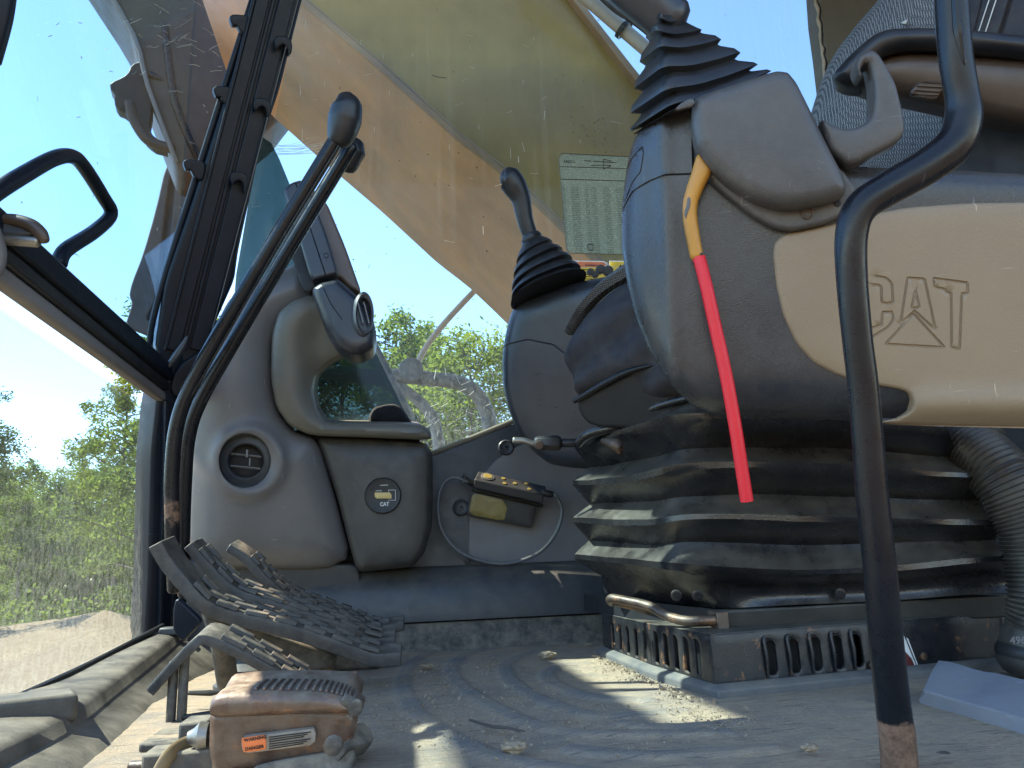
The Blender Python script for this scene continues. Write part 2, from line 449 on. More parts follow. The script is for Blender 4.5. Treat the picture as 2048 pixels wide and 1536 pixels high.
def glass(name, tint, dustmax, streak=.5, gl=.18, seed=0, low=None):
    m, t = nt(name); b = NB(t); co = b.coord()
    tr = b.n('ShaderNodeBsdfTransparent'); tr.inputs[0].default_value = (*tint, 1)
    g = b.n('ShaderNodeBsdfGlossy'); g.inputs['Roughness'].default_value = .01
    fr = b.n('ShaderNodeFresnel'); fr.inputs[0].default_value = 1.45
    mx = b.n('ShaderNodeMixShader'); b.l(b.math('MULTIPLY', fr.outputs[0], gl), mx.inputs[0]); b.l(tr.outputs[0], mx.inputs[1]); b.l(g.outputs[0], mx.inputs[2])
    df = b.n('ShaderNodeBsdfDiffuse'); df.inputs[0].default_value = (.62, .62, .56, 1)
    tl = b.n('ShaderNodeBsdfTranslucent'); tl.inputs[0].default_value = (.62, .62, .56, 1)
    dm = b.n('ShaderNodeMixShader'); dm.inputs[0].default_value = .6; b.l(df.outputs[0], dm.inputs[1]); b.l(tl.outputs[0], dm.inputs[2])
    film = b.ramp(b.noise(co, 2.2+seed, 5, .65), .35, .75, .15, 1)
    st = b.ramp(b.noise(b.mapn(co, (70, 70, 2.2)), 1.0, 4, .6), .52, .78, 0, streak)
    sp = b.ramp(b.noise(co, 170, 3, .5), .69, .76, 0, .8)
    s1 = b.ramp(b.noise(b.mapn(co, (30, 300, 300), (0, .5, 0)), 1.0, 2, .5), .73, .76, 0, .7)
    s2 = b.ramp(b.noise(b.mapn(co, (300, 300, 25), (0, -.35, 0)), 1.0, 2, .5), .74, .77, 0, .7)
    f = b.math('ADD', film, st); f = b.math('ADD', f, sp); f = b.math('ADD', f, b.math('MAXIMUM', s1, s2))
    if low is not None:   # more dried splash near the foot of the pane
        sx = b.n('ShaderNodeSeparateXYZ'); gg = b.n('ShaderNodeNewGeometry'); b.l(gg.outputs['Position'], sx.inputs[0])
        lz = b.ramp(sx.outputs[2], low[0], low[1], low[2], 0)
        k = b.ramp(b.noise(b.mapn(co, (150, 150, 95)), 1.0, 6, .75), .42, .68)
        f = b.math('ADD', f, b.math('MULTIPLY', lz, k))
    f = b.math('MINIMUM', b.math('MULTIPLY', f, dustmax), .7)
    m2 = b.n('ShaderNodeMixShader'); b.l(f, m2.inputs[0]); b.l(mx.outputs[0], m2.inputs[1]); b.l(dm.outputs[0], m2.inputs[2])
    o = b.n('ShaderNodeOutputMaterial'); b.l(m2.outputs[0], o.inputs[0]); return m
GLS = glass('side_glass', (.845, .938, .985), .03, 1.8, low=(.20, .50, 11.0))
GLF = glass('front_glass', (.77, .90, .975), .005, .8, seed=1, low=None)
GLL = glass('lower_glass', (.86, .935, .975), .022, .1, seed=2, low=(-.12, .20, 8.0))
def tintglass():
    m, t = nt('tinted_acrylic'); b = NB(t); co = b.coord()
    tr = b.n('ShaderNodeBsdfTransparent'); tr.inputs[0].default_value = (.42, .52, .48, 1)
    p = b.n('ShaderNodeBsdfPrincipled'); p.inputs['Base Color'].default_value = (.03, .06, .065, 1); p.inputs['Roughness'].default_value = .18
    s1 = b.ramp(b.noise(b.mapn(co, (25, 200, 200), (0, .6, 0)), 1.0, 2, .5), .70, .76); b.l(b.mix(s1, (.035, .052, .050), (.2, .24, .23)), p.inputs['Base Color'])
    mx = b.n('ShaderNodeMixShader'); mx.inputs[0].default_value = .5; b.l(tr.outputs[0], mx.inputs[1]); b.l(p.outputs[0], mx.inputs[2])
    o = b.n('ShaderNodeOutputMaterial'); b.l(mx.outputs[0], o.inputs[0]); return m
TINT = tintglass()

# ================================================================== OUTSIDE
def ground():
    m, t = nt('dirt'); b = NB(t); co = b.coord(); p = b.n('ShaderNodeBsdfPrincipled'); o = b.n('ShaderNodeOutputMaterial'); b.l(p.outputs[0], o.inputs[0])
    c = b.mix(b.ramp(b.noise(co, .6, 8, .7), .3, .7), (.21, .145, .085), (.32, .235, .145)); c = b.mix(b.ramp(b.noise(co, 9, 8, .8), .4, .7), c, (.15, .10, .062))
    b.l(c, p.inputs['Base Color']); p.inputs['Roughness'].default_value = .9
    b.l(b.bump(b.noise(co, 6, 10, .8), .8, .12), p.inputs['Normal'])
    N = 260; mb = M(); vs = []
    for j in range(N):
        for i in range(N):
            u = (i/(N-1)*2-1); v = (j/(N-1)*2-1)
            x = math.copysign(abs(u)**2.6, u)*400; y = math.copysign(abs(v)**2.6, v)*400
            d = math.hypot(x, y); h = 0
            if d > 2.5:
                k = min(1, (d-2.5)/6)
                h = k*(.16*mnoise.fractal(Vector((x*.25, y*.25, 0)), 1.0, 2.0, 5)+.10*mnoise.fractal(Vector((x*1.4, y*1.4, 3)), 1, 2, 5))
                # spoil heaps in front of the machine
                for hx, hy, sx_, sy_, hh in ((-8.3, 22, 2.6, 2.2, .62), (-10.5, 24, 2.2, 2.4, .50), (-6.5, 21, 2.0, 2.0, .45), (-4, 27, 5, 3, .5)):
                    e = math.exp(-((x-hx)/sx_)**2-((y-hy)/sy_)**2); h += e*(hh+.3*mnoise.fractal(Vector((x*.9, y*.9, 8)), 1, 2, 5))
            vs.append((x, y, ZG+h))
    fs = [(j*N+i, j*N+i+1, (j+1)*N+i+1, (j+1)*N+i) for j in range(N-1) for i in range(N-1)]
    mb.add(vs, fs); obj('ground', mb, m, kind='structure', keep=True, smooth=60)
ground()

def leafmat(name, a, bb):
    m, t = nt(name); b = NB(t); o = b.n('ShaderNodeOutputMaterial')
    g = b.n('ShaderNodeNewGeometry'); c = b.mix(g.outputs['Random Per Island'], a, bb)
    oi = b.n('ShaderNodeObjectInfo'); c = b.mix(b.math('MULTIPLY', oi.outputs['Random'], .45), c, (.085, .115, .03))
    df = b.n('ShaderNodeBsdfDiffuse'); tl = b.n('ShaderNodeBsdfTranslucent'); b.l(c, df.inputs[0]); b.l(b.mix(.5, c, (.30, .38, .05)), tl.inputs[0])
    mx = b.n('ShaderNodeMixShader'); mx.inputs[0].default_value = .42; b.l(df.outputs[0], mx.inputs[1]); b.l(tl.outputs[0], mx.inputs[2]); b.l(mx.outputs[0], o.inputs[0]); return m
LEAF = [leafmat('leaf_green', (.04, .075, .022), (.10, .145, .045)), leafmat('leaf_yellow_green', (.10, .14, .025), (.22, .25, .055)), leafmat('leaf_deep', (.028, .060, .024), (.07, .115, .045))]
BARK = mat('bark', (.14, .12, .10), .9, vs=6, var=.3, grain=.6, gs=60)
def tree_meshes(seed, H, W, kind):
    rnd = random.Random(seed); tr = M()
    lean = Vector((rnd.uniform(-.3, .3), rnd.uniform(-.3, .3), 0))
    tr.tube([Vector((0, 0, -.3)), lean*.4+Vector((0, 0, H*.35)), lean+Vector((0, 0, H*.7)), lean*1.2+Vector((0, 0, H*.97))], [.15*H/10, .11*H/10, .06*H/10, .015], n=8, smooth=4)
    vs = []; fs = []; cl = []
    nb = 40
    for i in range(nb):
        z = H*(.10+.86*(i/nb)**.9); wid = W*(1-((z/H-.45)/.62)**2 if z/H > .45 else .72+.28*(z/H)/.45)
        wid = max(.25, wid)*rnd.uniform(.6, 1.15); a = rnd.uniform(0, 6.28)
        base = lean*(z/H)+Vector((0, 0, z)); tip = base+Vector((math.cos(a)*wid, math.sin(a)*wid, wid*rnd.uniform(.1, .6)))
        tr.tube([base, base.lerp(tip, .5)+Vector((0, 0, .1)), tip], [.035*H/10, .022*H/10, .008], n=5, smooth=2, ends=False)
        for k in range(rnd.randint(4, 7)):
            c = base.lerp(tip, rnd.uniform(.35, 1.05))+Vector((rnd.gauss(0, .25), rnd.gauss(0, .25), rnd.gauss(0, .2)))
            cl.append((c, rnd.uniform(.28, .62)*W/2.6))
    cl += [(lean*1.1+Vector((rnd.gauss(0, .25), rnd.gauss(0, .25), H*rnd.uniform(.88, 1.02))), .3) for _ in range(8)]
    for c, s in cl:
        for k in range(rnd.randint(38, 62)):
            d = Vector((rnd.gauss(0, 1), rnd.gauss(0, 1), rnd.gauss(0, .8))); p = c+d*s*.5
            a = Vector((rnd.uniform(-1, 1), rnd.uniform(-1, 1), rnd.uniform(-.5, .8))).normalized(); bq = a.orthogonal().normalized()
            L = rnd.uniform(.06, .12); o = len(vs); vs += [p-a*L, p+bq*L*.42, p+a*L, p-bq*L*.42]; fs.append((o, o+1, o+2, o+3))
    cr = M(); cr.add(vs, fs); return tr, cr
protos = []
for k, (H, W) in enumerate([(10, 2.6), (11, 2.1), (8.5, 2.8), (12, 3.0)]):
    tr, cr = tree_meshes(20+k, H, W, k)
    mt = bpy.data.meshes.new('trunk'); mt.from_pydata([tuple(v) for v in tr.v], [], tr.f); mt.materials.append(BARK); mt.shade_smooth()
    mc = bpy.data.meshes.new('crown'); mc.from_pydata([tuple(v) for v in cr.v], [], cr.f); protos.append((mt, mc, H))
def put_tree(px, pytop, Y, k, lm, label, grp):
    mt, mc0, H = protos[k]; r = ray(px, pytop); p = r*(Y/r.y)
    x, y, top = p; s = (top-ZG)/H
    t = thing('deciduous_tree', label, 'tree', (x, y, ZG-.05), grp); t.scale = (s, s, s); t.rotation_euler.z = random.uniform(0, 6)
    for nm, me in (('trunk', mt), ('crown', mc0)):
        o = bpy.data.objects.new(nm, me)
        col.objects.link(o); o.parent = t
        if nm == 'crown':
            if not me.materials: me.materials.append(LEAF[0])
            o.material_slots[0].link = 'OBJECT'; o.material_slots[0].material = LEAF[lm]
gl, gr, gm = 'trees seen through the front glass', 'trees seen through the right window', 'trees of the wood edge'
L = [(-25, 790, 22, 1, 0, 'near tree cut by the left picture edge, tallest there', gl), (35, 960, 42, 0, 1, 'low rounded tree just right of the picture-edge tree', gl),
     (80, 925, 46, 2, 0, 'broad mid green tree between the low rounded tree and the pointed one', gl), (165, 885, 40, 3, 1, 'pointed bright tree at the middle of the front glass', gl),
     (215, 930, 44, 2, 0, 'dark filling tree right of the pointed bright tree', gl), (262, 760, 33, 1, 1, 'tall loose tree beside the lower black post', gl), (330, 600, 24, 0, 0, 'tree whose top shows left of the sloping pillar', gl),
     (120, 990, 50, 0, 2, 'darker tree low behind the pointed bright tree', gl), (5, 1000, 50, 3, 2, 'dark low tree far behind at the left edge', gl),
     (250, 980, 50, 3, 2, 'dark low tree far behind next to the black post', gl),
     (-60, 940, 40, 2, 2, 'dark full tree half cut by the left picture edge', gl), (110, 960, 38, 2, 2, 'dark full tree in front of the pointed bright tree', gl),
     (205, 955, 37, 1, 2, 'narrow dark tree close to the black lower post', gl), (60, 985, 36, 2, 0, 'short full tree low in the front glass', gl), (235, 900, 35, 0, 0, 'mid green tree touching the dusty glass border', gl),
     (600, 640, 30, 1, 2, 'tree hidden mostly behind the monitor', gr), (690, 660, 32, 3, 2, 'dark tree seen through the tinted corner pane', gr), (775, 640, 30, 0, 0, 'airy tree right of the monitor, tallest in the side window', gr),
     (830, 665, 33, 1, 2, 'thin bluish tree behind the cream mirror stay', gr), (880, 700, 31, 0, 1, 'tree right of the cream mirror stay', gr), (925, 680, 27, 2, 1, 'sunlit yellow green tree near the far joystick console', gr),
     (980, 730, 30, 3, 0, 'tree touching the edge of the far joystick console', gr), (800, 780, 40, 3, 2, 'dark tree low behind the curved outside rail', gr), (950, 800, 42, 0, 2, 'dark tree low behind the sunlit tree', gr),
     (1130, 330, 12, 3, 1, 'tree behind the boom beside the information sheet', gr)]
for a in L[:-1]: put_tree(*a)

# understorey along the wood edge
def under():
    rnd = random.Random(5); vs = []; fs = []
    for k in range(42000):
        a = rnd.uniform(-.75, .30); d = rnd.uniform(31, 52); x = math.sin(a)*d; y = math.cos(a)*d
        if y < 15: continue
        z = ZG+abs(rnd.gauss(0, 1))*.55; n = Vector((rnd.uniform(-1, 1), rnd.uniform(-1, 1), rnd.uniform(-.3, 1))).normalized(); b = n.orthogonal().normalized(); L = rnd.uniform(.06, .14)
        p = Vector((x, y, z)); o = len(vs); vs += [p-n*L, p+b*L*.6, p+n*L, p-b*L*.6]; fs.append((o, o+1, o+2, o+3))
    mb = M(); mb.add(vs, fs); obj('undergrowth', mb, leafmat('undergrowth_leaf', (.018, .040, .016), (.05, .085, .03)), label='low leafy undergrowth along the foot of the trees', cat='undergrowth', kind='stuff', smooth=0)
under()
def farwood():
    mb = M(); rnd = random.Random(3); vs = []; fs = []
    for k in range(26000):
        a = rnd.uniform(-1.2, .6); d = rnd.uniform(55, 70); x = math.sin(a)*d; y = math.cos(a)*d
        top = 6.2+1.5*mnoise.noise(Vector((a*14, 0, 0)))+.8*mnoise.noise(Vector((a*50, 2, 0)))
        z = ZG+rnd.uniform(0, 1)**.7*top; n = Vector((rnd.uniform(-1, 1), rnd.uniform(-1, 1), rnd.uniform(-.5, 1))).normalized(); b = n.orthogonal().normalized(); L = rnd.uniform(.2, .5)
        p = Vector((x, y, z)); o = len(vs); vs += [p-n*L, p+b*L*.6, p+n*L, p-b*L*.6]; fs.append((o, o+1, o+2, o+3))
    mb.add(vs, fs); obj('far_wood', mb, LEAF[2], label='far wood closing the clearing behind the single trees', cat='wood', kind='stuff', smooth=0)
farwood()

# boom
YB0, YB1 = 1.95, 2.80
def boom():
    B = [(330, -240), (470, -105), (600, 10), (760, 145), (914, 285), (994, 345), (1054, 400), (1127, 470), (1250, 590), (1330, 690)]
    C = [(1560, 690), (1480, 480), (1380, 300), (1262, 156), (1140, 0), (1010, -150), (860, -330), (700, -480)]
    pl = YP(YB0); root = thing('excavator_boom', 'yellow excavator boom sloping up across the side window', 'boom', PY(1000, 640, YB0+.3))
    def P(p, Y): q = pl.hit(*p); return Vector((q.x, Y, q.z))
    mb = M(); mb.pillow(B+C, pl, thick=.016, r=.003, grid=.08, corner=0, sm=1); obj('near_side_plate', mb, BOOMS, root)
    pl2 = YP(YB0); mb = M()
    fr = [P(p, YB1) for p in B+C]; mb.add(fr+[q+Vector((0, .015, 0)) for q in fr], [tuple(range(len(fr))), tuple(range(len(fr), 2*len(fr)))]+[(i, (i+1) % len(fr), len(fr)+(i+1) % len(fr), len(fr)+i) for i in range(len(fr))]); obj('far_side_plate', mb, BOOMS, root)
    def strip(pts, name, off):
        mb = M(); Q = resample([P(p, 0) for p in pts], .06); rings = []
        for i, q in enumerate(Q):
            t = (Q[min(i+1, len(Q)-1)]-Q[max(0, i-1)]).normalized(); n = Vector((-t.z, 0, t.x))
            a, b = Vector((q.x, YB0-off, q.z)), Vector((q.x, YB1+off, q.z)); rings.append([a-n*.011, b-n*.011, b+n*.011, a+n*.011])
        mb.loft(rings); obj(name, mb, BOOM, root, smooth=30, bevel=.003)
    strip(B, 'bottom_plate', .028); strip(C[::-1], 'top_plate', .028)
    # weld bead along the near lower edge
    mb = M(); mb.tube([P(p, YB0-.004)+Vector((.012, 0, .018)) for p in B], .007, n=8, smooth=3); obj('weld_bead', mb, BOOM, root)
boom()
def pipes():
    root = thing('hydraulic_pipe', 'cream hydraulic pipe with clamp running above the boom', 'pipe', PY(1230, 60, 1.85))
    mb = M(); mb.tube([PY(1060, -90, 1.85), PY(1165, -10, 1.85), PY(1230, 45, 1.85), PY(1300, 105, 1.85), PY(1420, 210, 1.85)], .021); obj('pipe', mb, CREAM, root)
    mb = M()
    for px, py in ((1245, 60),):
        c = PY(px, py, 1.85); t = (PY(1300, 105, 1.85)-PY(1165, -10, 1.85)).normalized(); mb.lathe(c-t*.008, t, [(.0215, 0), (.027, .001), (.027, .015), (.0215, .016)], caps=False)
        mb.box(c+Vector((.02, -.01, .02)), (.02, .02, .012))
    obj('clamp', mb, BLK, root)
    for k, (o, r) in enumerate(((0, .009), (22, .006))):
        mb = M(); mb.tube([PY(1170+o, -40, 1.8), PY(1225+o, 15-o*.3, 1.8), PY(1290+o, 60-o*.4, 1.8), PY(1400, 160, 1.8)], r); obj('control_cable', mb, BLK, None, label=('thick' if k == 0 else 'thin')+' black cable running just above the cream hydraulic pipe', cat='cable', group='cables beside the hydraulic pipe')
pipes()

def stick():
    root = thing('excavator_stick', 'dusty grey brown stick arm hanging beyond the front glass', 'stick', PD(380, 330, 3.4))
    pl = P3((200, 0, 3.3), (560, 0, 3.6), (380, 330, 3.4)); mb = M()
    mb.pillow([(150, -110), (222, 0), (262, 70), (290, 170), (330, 275), (352, 330), (382, 340), (430, 345), (560, 240), (700, 60), (760, -110)], pl, thick=.45, r=.02, grid=.05, corner=0, sm=1, bulge=.04, bw=.3)
    obj('arm', mb, STICK, root)
    mb = M(); mb.tube([pl.hit(175, -80)+pl.n*.02, pl.hit(268, 75)+pl.n*.02, pl.hit(296, 175)+pl.n*.02, pl.hit(352, 325)+pl.n*.02], .010, smooth=3); obj('edge_flange', mb, LGREY, root)
    mb = M(); mb.pillow([(262, 128), (285, 120), (300, 175), (306, 215), (298, 262), (312, 275), (345, 303), (300, 292), (270, 245), (252, 224), (234, 218), (226, 200), (232, 192), (220, 178), (218, 165), (254, 150)], pl, thick=.09, r=.008, grid=.04, corner=1)
    obj('lamp_bracket', mb, DKINT, root)
    mb = M(); mb.tube([pl.hit(258, 205), pl.hit(268, 240), pl.hit(290, 275), pl.hit(312, 288), pl.hit(346, 298)], .022, smooth=4); obj('bracket_tube', mb, STICK, root)
    mb = M(); mb.tube([pl.hit(300, 150), pl.hit(380, 180), pl.hit(430, 150)], .02, smooth=3); mb.tube([pl.hit(330, 60)+pl.n*.03, pl.hit(350, 210)+pl.n*.03, pl.hit(395, 320)+pl.n*.03], .016, smooth=3); obj('hydraulic_line', mb, BLK, root)
    pl = P3((300, 400, 3.9), (360, 400, 3.9), (280, 640, 3.8))
    root2 = thing('bucket_linkage', 'dirty brown linkage bars tapering below the hanging stick arm', 'linkage', PD(290, 670, 3.85))
    mb = M(); mb.pillow([(350, 310), (342, 345), (330, 430), (318, 540), (312, 585), (310, 605), (300, 618), (292, 640), (306, 642), (312, 668), (300, 674), (248, 652), (256, 628), (264, 605), (256, 592), (262, 565), (284, 510), (310, 420), (330, 330)], pl, thick=.12, r=.01, grid=.04, corner=1, sm=1)
    obj('bar', mb, STICK, root2)
    mb = M(); mb.pillow([(352, 335), (372, 340), (450, 380), (400, 560), (330, 680), (305, 660), (318, 625), (330, 560), (342, 450)], pl, thick=.12, r=.01, grid=.04, corner=0, sm=1); obj('bar', mb, STICK, root2)
stick()

def outside_rails():
    mb = M(); mb.tube([PY(1000, 530, 3.1), PY(945, 586, 3.1), PY(890, 645, 3.1), PY(855, 690, 3.1), PY(836, 725, 3.1), PY(832, 745, 3.1)], .013, n=12)
    obj('mirror_stay', mb, CREAM, label='slim cream bent tube rising outside the side window', cat='mirror stay')
    root = thing('outside_guard_rail', 'dusty grey curved tube rail outside the side window', 'guard rail', PY(860, 880, 3.05))
    mb = M(); mb.tube([PY(640, 742, 3.05), PY(745, 755, 3.05), PY(800, 752, 3.05), PY(860, 758, 3.05), PY(915, 765, 3.05), PY(955, 790, 3.05), PY(975, 830, 3.05), PY(985, 900, 3.05)], .031); obj('top_tube', mb, HOODG, root)
    mb = M(); mb.tube([PY(745, 757, 3.05), PY(800, 775, 3.05), PY(855, 820, 3.05), PY(875, 870, 3.05), PY(880, 950, 3.05)], .024); obj('inner_tube', mb, HOODG, root)
    mb = M(); mb.disc(PY(822, 742, 3.03), (0, -1, 0), .05, .03); obj('mount_cap', mb, HOODG, root)
    for a, b in (((745, 690), (842, 880)),):
        mb = M(); mb.tube([PY(a[0], a[1], 1.7), PY(*b, 1.7)], .012, smooth=1); obj('wiper_arm', mb, SL, label='slate flat arm slanting behind the glass right of the monitor', cat='wiper arm')
outside_rails()
def machine_body():
    mb = M(); mb.box((1.6, 3.1, -.75), (5.2, 1.5, 1.1)); obj('machine_deck', mb, BOOM, label='yellow machine deck below and beyond the side window', cat='machine body', bevel=.05)
# ================================================================== CAB SHELL
def floor():
    m, t = nt('floor_mat'); b = NB(t); co = b.coord(); p = b.n('ShaderNodeBsdfPrincipled'); o = b.n('ShaderNodeOutputMaterial'); b.l(p.outputs[0], o.inputs[0])
    a = b.n('ShaderNodeAttribute', attribute_name='wear')     # 1 on the raised ribs
    n = b.ramp(b.noise(co, 16, 8, .75), .35, .68); streak = b.ramp(b.noise(b.mapn(co, (12, 140, 20), (0, 0, .12)), 1.0, 6, .7), .48, .62)
    rub = b.mix(streak, (.17, .175, .18), (.25, .235, .205))
    dirt = b.mix(b.noise(co, 200, 4, .7), (.34, .235, .15), (.60, .46, .31))
    f = b.math('MULTIPLY', n, .75); f = b.math('ADD', f, .36); f = b.math('SUBTRACT', f, b.math('MULTIPLY', a.outputs['Fac'], .38))
    f = b.math('ADD', f, b.ramp(b.noise(co, 5, 4, .6), .45, .7, 0, .35)); f = b.math('MINIMUM', b.math('MAXIMUM', f, .05), .95)
    crk = b.ramp(b.noise(b.mapn(co, (28, 240, 25), (0, 0, -.1)), 1.0, 6, .75), .57, .63, 0, .7)
    c = b.mix(f, rub, dirt); c = b.mix(crk, c, (.05, .055, .06))
    b.l(c, p.inputs['Base Color']); b.l(b.ramp(n, 0, 1, .55, .9), p.inputs['Roughness'])
    h = b.math('ADD', b.noise(co, 170, 10, .82), b.math('MULTIPLY', b.noise(b.mapn(co, (30, 300, 30)), 1.0, 5, .7), .9))
    b.l(b.bump(h, 1.0, .0026), p.inputs['Normal'])
    Z = lambda x, y: (700+x*.349, 1000+y*.349)
    bands = [[Z(640, 825), Z(470, 870), Z(350, 940), Z(300, 1050), Z(350, 1180), Z(480, 1300), Z(680, 1410), Z(950, 1500), Z(1300, 1560), Z(1700, 1590)],
             [Z(850, 850), Z(700, 880), Z(600, 930), Z(590, 1010), Z(680, 1100), Z(830, 1190), Z(1000, 1270), Z(1250, 1330), Z(1600, 1350), Z(2150, 1330)],
             [Z(1150, 850), Z(1000, 890), Z(900, 940), Z(900, 1010), Z(990, 1090), Z(1130, 1160), Z(1300, 1215), Z(1500, 1245), Z(1900, 1210)],
             [Z(1350, 940), Z(1180, 960), Z(1130, 1010), Z(1200, 1070), Z(1400, 1130), Z(1700, 1150)],
             [(1150, 1500), (1300, 1512), (1420, 1507), (1540, 1497)], [(1250, 1450), (1340, 1458), (1480, 1445)]]
    B3 = []
    for bd in bands:
        pp = [PZ(x, y, ZF) for x, y in bd]; B3.append([Vector((q.x, q.y)) for q in catmull(pp, 5)])
    x0, x1, y0, y1 = -.42, 1.30, .16, 1.38; nx, ny = 560, 440
    X, Y = np.meshgrid(np.linspace(x0, x1, nx), np.linspace(y0, y1, ny)); Q = np.stack([X.ravel(), Y.ravel()], 1)
    H = np.zeros(len(Q)); w = np.zeros(len(Q))
    for bd in B3:
        bb = np.array([tuple(q) for q in bd]); sel = (Q[:, 0] > bb[:, 0].min()-.04) & (Q[:, 0] < bb[:, 0].max()+.04) & (Q[:, 1] > bb[:, 1].min()-.04) & (Q[:, 1] < bb[:, 1].max()+.04)
        d = np.full(len(Q), 9.); d[sel] = dist_poly(Q[sel], bd, False); t = np.clip((.0145-d)/.009, 0, 1); t = t*t*(3-2*t); w = np.maximum(w, t)
    H = w*.0024
    nz = np.array([mnoise.fractal(Vector((x*14, y*14, 0)), 1, 2, 4) for x, y in Q[::1]])
    H = H+nz*.0011
    vs = [Vector((x, y, ZF+h)) for (x, y), h in zip(Q, H)]
    fs = [(j*nx+i, j*nx+i+1, (j+1)*nx+i+1, (j+1)*nx+i) for j in range(ny-1) for i in range(nx-1)]
    mb = M(); mb.add(vs, fs, wear=[float(max(1e-4, q)) for q in w]); obj('cab_floor', mb, m, kind='structure', keep=True, smooth=70)
    mb = M(); mb.box((.44, .77, ZF-.03), (1.72, 1.24, .05)); obj('cab_floor_slab', mb, DKINT, kind='structure')
floor()
def crumbs():
    rnd = random.Random(11); mb = M()
    spots = [(860, 1335, 20), (900, 1380, 40), (840, 1400, 45), (990, 1330, 25), (1040, 1390, 35), (1230, 1330, 20), (1350, 1390, 20), (800, 1440, 50), (1150, 1430, 40), (1000, 1480, 60), (1300, 1470, 60), (1250, 1345, 35), (1390, 1425, 30), (1450, 1440, 40), (900, 1460, 50)]
    for sx, sy, s in spots:
        for k in range(190):
            px, py = sx+rnd.gauss(0, s), sy+rnd.gauss(0, s*.4)
            if py < 1290: continue
            c = PZ(px, py, ZF+.002); q = abs(rnd.gauss(0, .0008))+.0004
            vs = [c+Vector((rnd.uniform(-1, 1), rnd.uniform(-1, 1), rnd.uniform(-.6, .9))).normalized()*q*rnd.uniform(.6, 1.4) for _ in range(4)]
            mb.add(vs, [(0, 1, 2), (0, 2, 3), (0, 3, 1), (1, 3, 2)])
    for k in range(260):  # grit along the foot of the seat base
        t = rnd.random(); a, b = PZ(1195, 1312, ZF+.003), PZ(1400, 1400, ZF+.003); c = a.lerp(b, t)+Vector((rnd.gauss(-.004, .003), rnd.gauss(0, .003), 0)); q = abs(rnd.gauss(0, .001))+.001
        vs = [c+Vector((rnd.uniform(-1, 1), rnd.uniform(-1, 1), rnd.uniform(-.6, .9))).normalized()*q for _ in range(4)]; mb.add(vs, [(0, 1, 2), (0, 2, 3), (0, 3, 1), (1, 3, 2)])
    dm = mat('soil_crumb', (.50, .385, .26), .95, vs=300, var=.35, grain=.5)
    obj('loose_soil', mb, dm, label='loose dry soil crumbs scattered over the floor mat', cat='soil', kind='stuff', smooth=0)
    def clod(px, py, s, lab):
        c = PZ(px, py, ZF+.004); bm = bmesh.new(); bmesh.ops.create_icosphere(bm, subdivisions=3, radius=1); mb = M(); vs = []
        for v in bm.verts:
            d = v.co.copy(); d *= 1+.35*mnoise.fractal(d*1.6+Vector((px, py, 0)), 1, 2, 4); vs.append(c+Vector((d.x*s*1.5, d.y*s, d.z*s*.65+s*.3)))
        fs = [tuple(q.index for q in f.verts) for f in bm.faces]; bm.free(); mb.add(vs, fs); obj('mud_clod', mb, dm, label=lab, cat='mud clod', group='mud clods on the floor mat', smooth=30)
    clod(1093, 1314, .008, 'grey mud clod at the tip of the sunlit floor patch'); clod(1178, 1290, .004, 'small mud clod near the far end of the seat base')
    clod(855, 1335, .005, 'dark mud clod lying beside the pedal tips'); clod(1027, 1500, .006, 'round mud clod near the bottom picture edge'); clod(1620, 1499, .004, 'tiny mud clod left of the black grab rail foot')
    mb = M(); mb.tube([PZ(940, 1440, ZF+.006), PZ(980, 1452, ZF+.007), PZ(1010, 1455, ZF+.008), PZ(1050, 1463, ZF+.006)], [.0012, .0014, .0012, .0006], n=6); mb.tube([PZ(1015, 1455, ZF+.008), PZ(1040, 1465, ZF+.009)], .0006, n=5, smooth=1)
    obj('twig', mb, BARK, label='thin brown twig lying on the floor mat', cat='twig')
crumbs()

